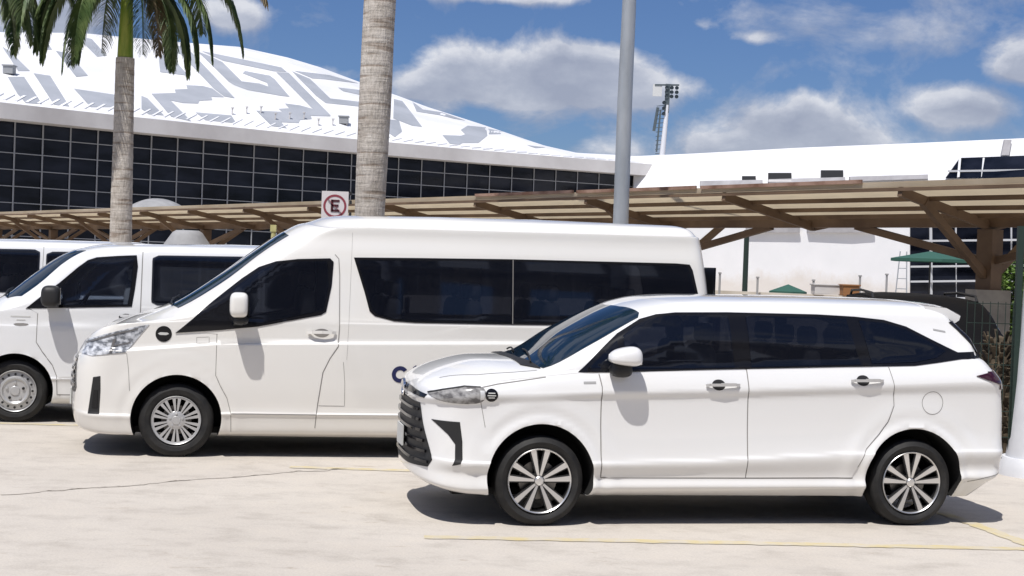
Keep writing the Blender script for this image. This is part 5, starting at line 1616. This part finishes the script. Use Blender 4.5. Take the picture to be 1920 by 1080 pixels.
# umbrellas
um = mat('green_canvas', (.03, .10, .075), .8)
def umbrella(px, py, Y, rad, h, label, m=um):
    q = at(px, py, Y); root = empty('parasol', (q.x, q.y, 0)); tag(root, label, 'parasol', 'green parasols')
    mb = MB(); n = 8; top = q.z
    vs = [(0, 0, top)]+[(rad*math.cos(k*PI/4), rad*math.sin(k*PI/4), top-h) for k in range(n)]+[(rad*math.cos(k*PI/4), rad*math.sin(k*PI/4), top-h-.08) for k in range(n)]
    mb.add(vs, [(0, 1+k, 1+(k+1) % n) for k in range(n)]+[(1+k, 9+k, 9+(k+1) % n, 1+(k+1) % n) for k in range(n)])
    mb.build('canopy', m, root); mb = MB(); mb.tube([(0, 0, 0), (0, 0, top-.02)], .025, 8); mb.build('pole', M['plastic'], root, 50)
umbrella(1745, 471, 40, 1.1, .22, 'wide green parasol in front of the dark glazed end of the white hall')
umbrella(1478, 533, 32, .42, .16, 'small green parasol before the stained white wall')
# low clutter along the foot of the white wall
cream = noisy(mat('cream_render', (.55, .50, .42), .8), (.48, .43, .36), (.62, .57, .49), 2, 5)
mb = MB(); a = at(1330, 545, 30); b_ = at(1760, 552, 27)
mb.bar((a.x, a.y, .75), (b_.x, b_.y, .75), .2, 1.5); o = mb.build('low_wall', cream); tag(o, 'low cream wall running behind the parked vehicles', 'wall')
for px, h, lab in ((1349, 1.86, 'short dark post nearest the minibus tail'), (1420, 1.80, 'short dark post right of the dark green column'), (1525, 1.78, 'short dark post right of the small green parasol'), (1612, 1.9, 'short dark post before the right part of the white wall'), (1662, 1.95, 'short dark post at the foot of the ladder frame')):
    q = at(px, 540, 29); mb = MB(); mb.tube([(q.x, q.y, 0), (q.x, q.y, h)], .022, 8); mb.box((q.x, q.y, h), (.06, .06, .03))
    o = mb.build('short_post', M['badge'], None, 50); tag(o, lab, 'post', 'short posts along the low wall')
bx = mat('orange_brown_crate', (.28, .13, .05), .7); q = at(1592, 545, 28.2); mb = MB(); mb.box((q.x, q.y, 1.60), (.32, .4, .2)); mb.box((q.x, q.y, 1.71), (.36, .44, .03))
o = mb.build('wall_crate', bx, bevel=.01); tag(o, 'orange brown crate on the low cream wall', 'crate')
q = at(1550, 545, 28.5); mb = MB(); mb.box((q.x, q.y, 1.60), (.55, .4, .17)); mb.box((q.x, q.y, 1.70), (.60, .44, .03)); o = mb.build('wall_box', fasc, bevel=.01); tag(o, 'pale box on the low cream wall left of the orange brown crate', 'box')
# scaffold ladder by the white wall corner
la = empty('scaffold_frame', tuple(at(1690, 500, 45)*Vector((1, 1, 0)) if False else (at(1690, 500, 45).x, 45, 0))); tag(la, 'thin metal scaffold frame at the corner of the white wall', 'scaffold')
mb = MB()
for x0, x1 in ((-.25, -.05), (.25, .15)): mb.bar((x0, 0, 0), (x1, 0, 2.75), .03, .03)
for k in range(8): mb.bar((-.23+.02*k, 0, .3+k*.32), (.24-.01*k, 0, .3+k*.32), .025, .025)
mb.build('frame', galv, la)
# yellow machine glimpsed past the dark car
yw = mat('yellow_machine_paint', (.50, .30, .04), .6); q = at(1822, 575, 23)
root = empty('yellow_cabinet', (q.x, q.y, 0)); tag(root, 'yellow slatted barrier glimpsed left of the grey masonry plinth', 'barrier')
mb = MB()
for k in range(6): mb.box((-.27+k*.105, 0, .82), (.07, .05, 1.5))
mb.box((0, .03, 1.5), (.66, .04, .08)); mb.box((0, .03, .5), (.66, .04, .08)); mb.build('slats', yw, root, bevel=.004)
# white tent tops beyond the carport on the left
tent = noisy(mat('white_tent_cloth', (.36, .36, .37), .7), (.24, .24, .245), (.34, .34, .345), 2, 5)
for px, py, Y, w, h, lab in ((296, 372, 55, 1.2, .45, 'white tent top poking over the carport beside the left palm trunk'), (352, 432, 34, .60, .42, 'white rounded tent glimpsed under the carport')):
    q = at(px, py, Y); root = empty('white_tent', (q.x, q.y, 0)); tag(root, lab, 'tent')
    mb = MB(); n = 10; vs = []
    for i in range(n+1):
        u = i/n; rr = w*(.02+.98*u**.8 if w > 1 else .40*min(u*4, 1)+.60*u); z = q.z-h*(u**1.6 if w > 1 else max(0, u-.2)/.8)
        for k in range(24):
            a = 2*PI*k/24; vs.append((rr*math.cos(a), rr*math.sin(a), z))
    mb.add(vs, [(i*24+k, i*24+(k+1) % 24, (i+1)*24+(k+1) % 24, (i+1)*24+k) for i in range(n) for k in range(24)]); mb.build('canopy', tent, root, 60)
    mb = MB()
    for sx in (-1, 1):
        for sy in (-1, 1): mb.bar((sx*w*.68, sy*w*.68, 0), (sx*w*.68, sy*w*.68, q.z-h), .05, .05)
    mb.build('poles', galv, root)
q = at(513, 428, 30); mb = MB(); mb.tube([(q.x, q.y, 0), (q.x, q.y, q.z)], .05, 8); mb.box((q.x, q.y, q.z), (.12, .12, .14))
o = mb.build('yellow_post', noisy(mat('faded_yellow', (.45, .42, .18), .7), (.40, .37, .15), (.55, .52, .26), 4)); tag(o, 'faded yellow-green post top showing left of the minibus windscreen', 'post')

# ================================================================== colonnade added behind the photographer, unseen, so glass and paint have something to reflect
ob = empty('reflection_colonnade', (2, -34, 0)); tag(ob, 'added tall open colonnade behind the camera, unseen but for reflections in the vehicle windows', 'building')
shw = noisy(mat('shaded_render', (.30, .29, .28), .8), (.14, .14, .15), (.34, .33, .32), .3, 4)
mb = MB(); mb.box((0, 6, 3.2), (110, 8, 6.4)); mb.box((0, 1, 23.4), (112, 9, 1.6)); mb.box((0, 1, 11.6), (110, 6, .7)); mb.box((0, 1, 16.2), (110, 6, .5)); mb.build('walls', shw, ob)
r_ = random.Random(4)
x = -52
while x < 52:
    w = r_.choice((.5, .8, 1.6, 2.6)); mb = MB(); mb.bar((x, -.2, 0), (x, -.2, 22.7), w, .8); mb.build('pillar', shw, ob); x += w/2+r_.uniform(1.2, 5.5)
for i in range(16):
    x = r_.uniform(-50, 50); z0 = r_.choice((6.6, 12.2, 16.6)); mb = MB(); mb.box((x, 1.5, z0+2), (r_.uniform(3, 9), .3, r_.uniform(3, 5))); mb.build('infill_panel', shw, ob)
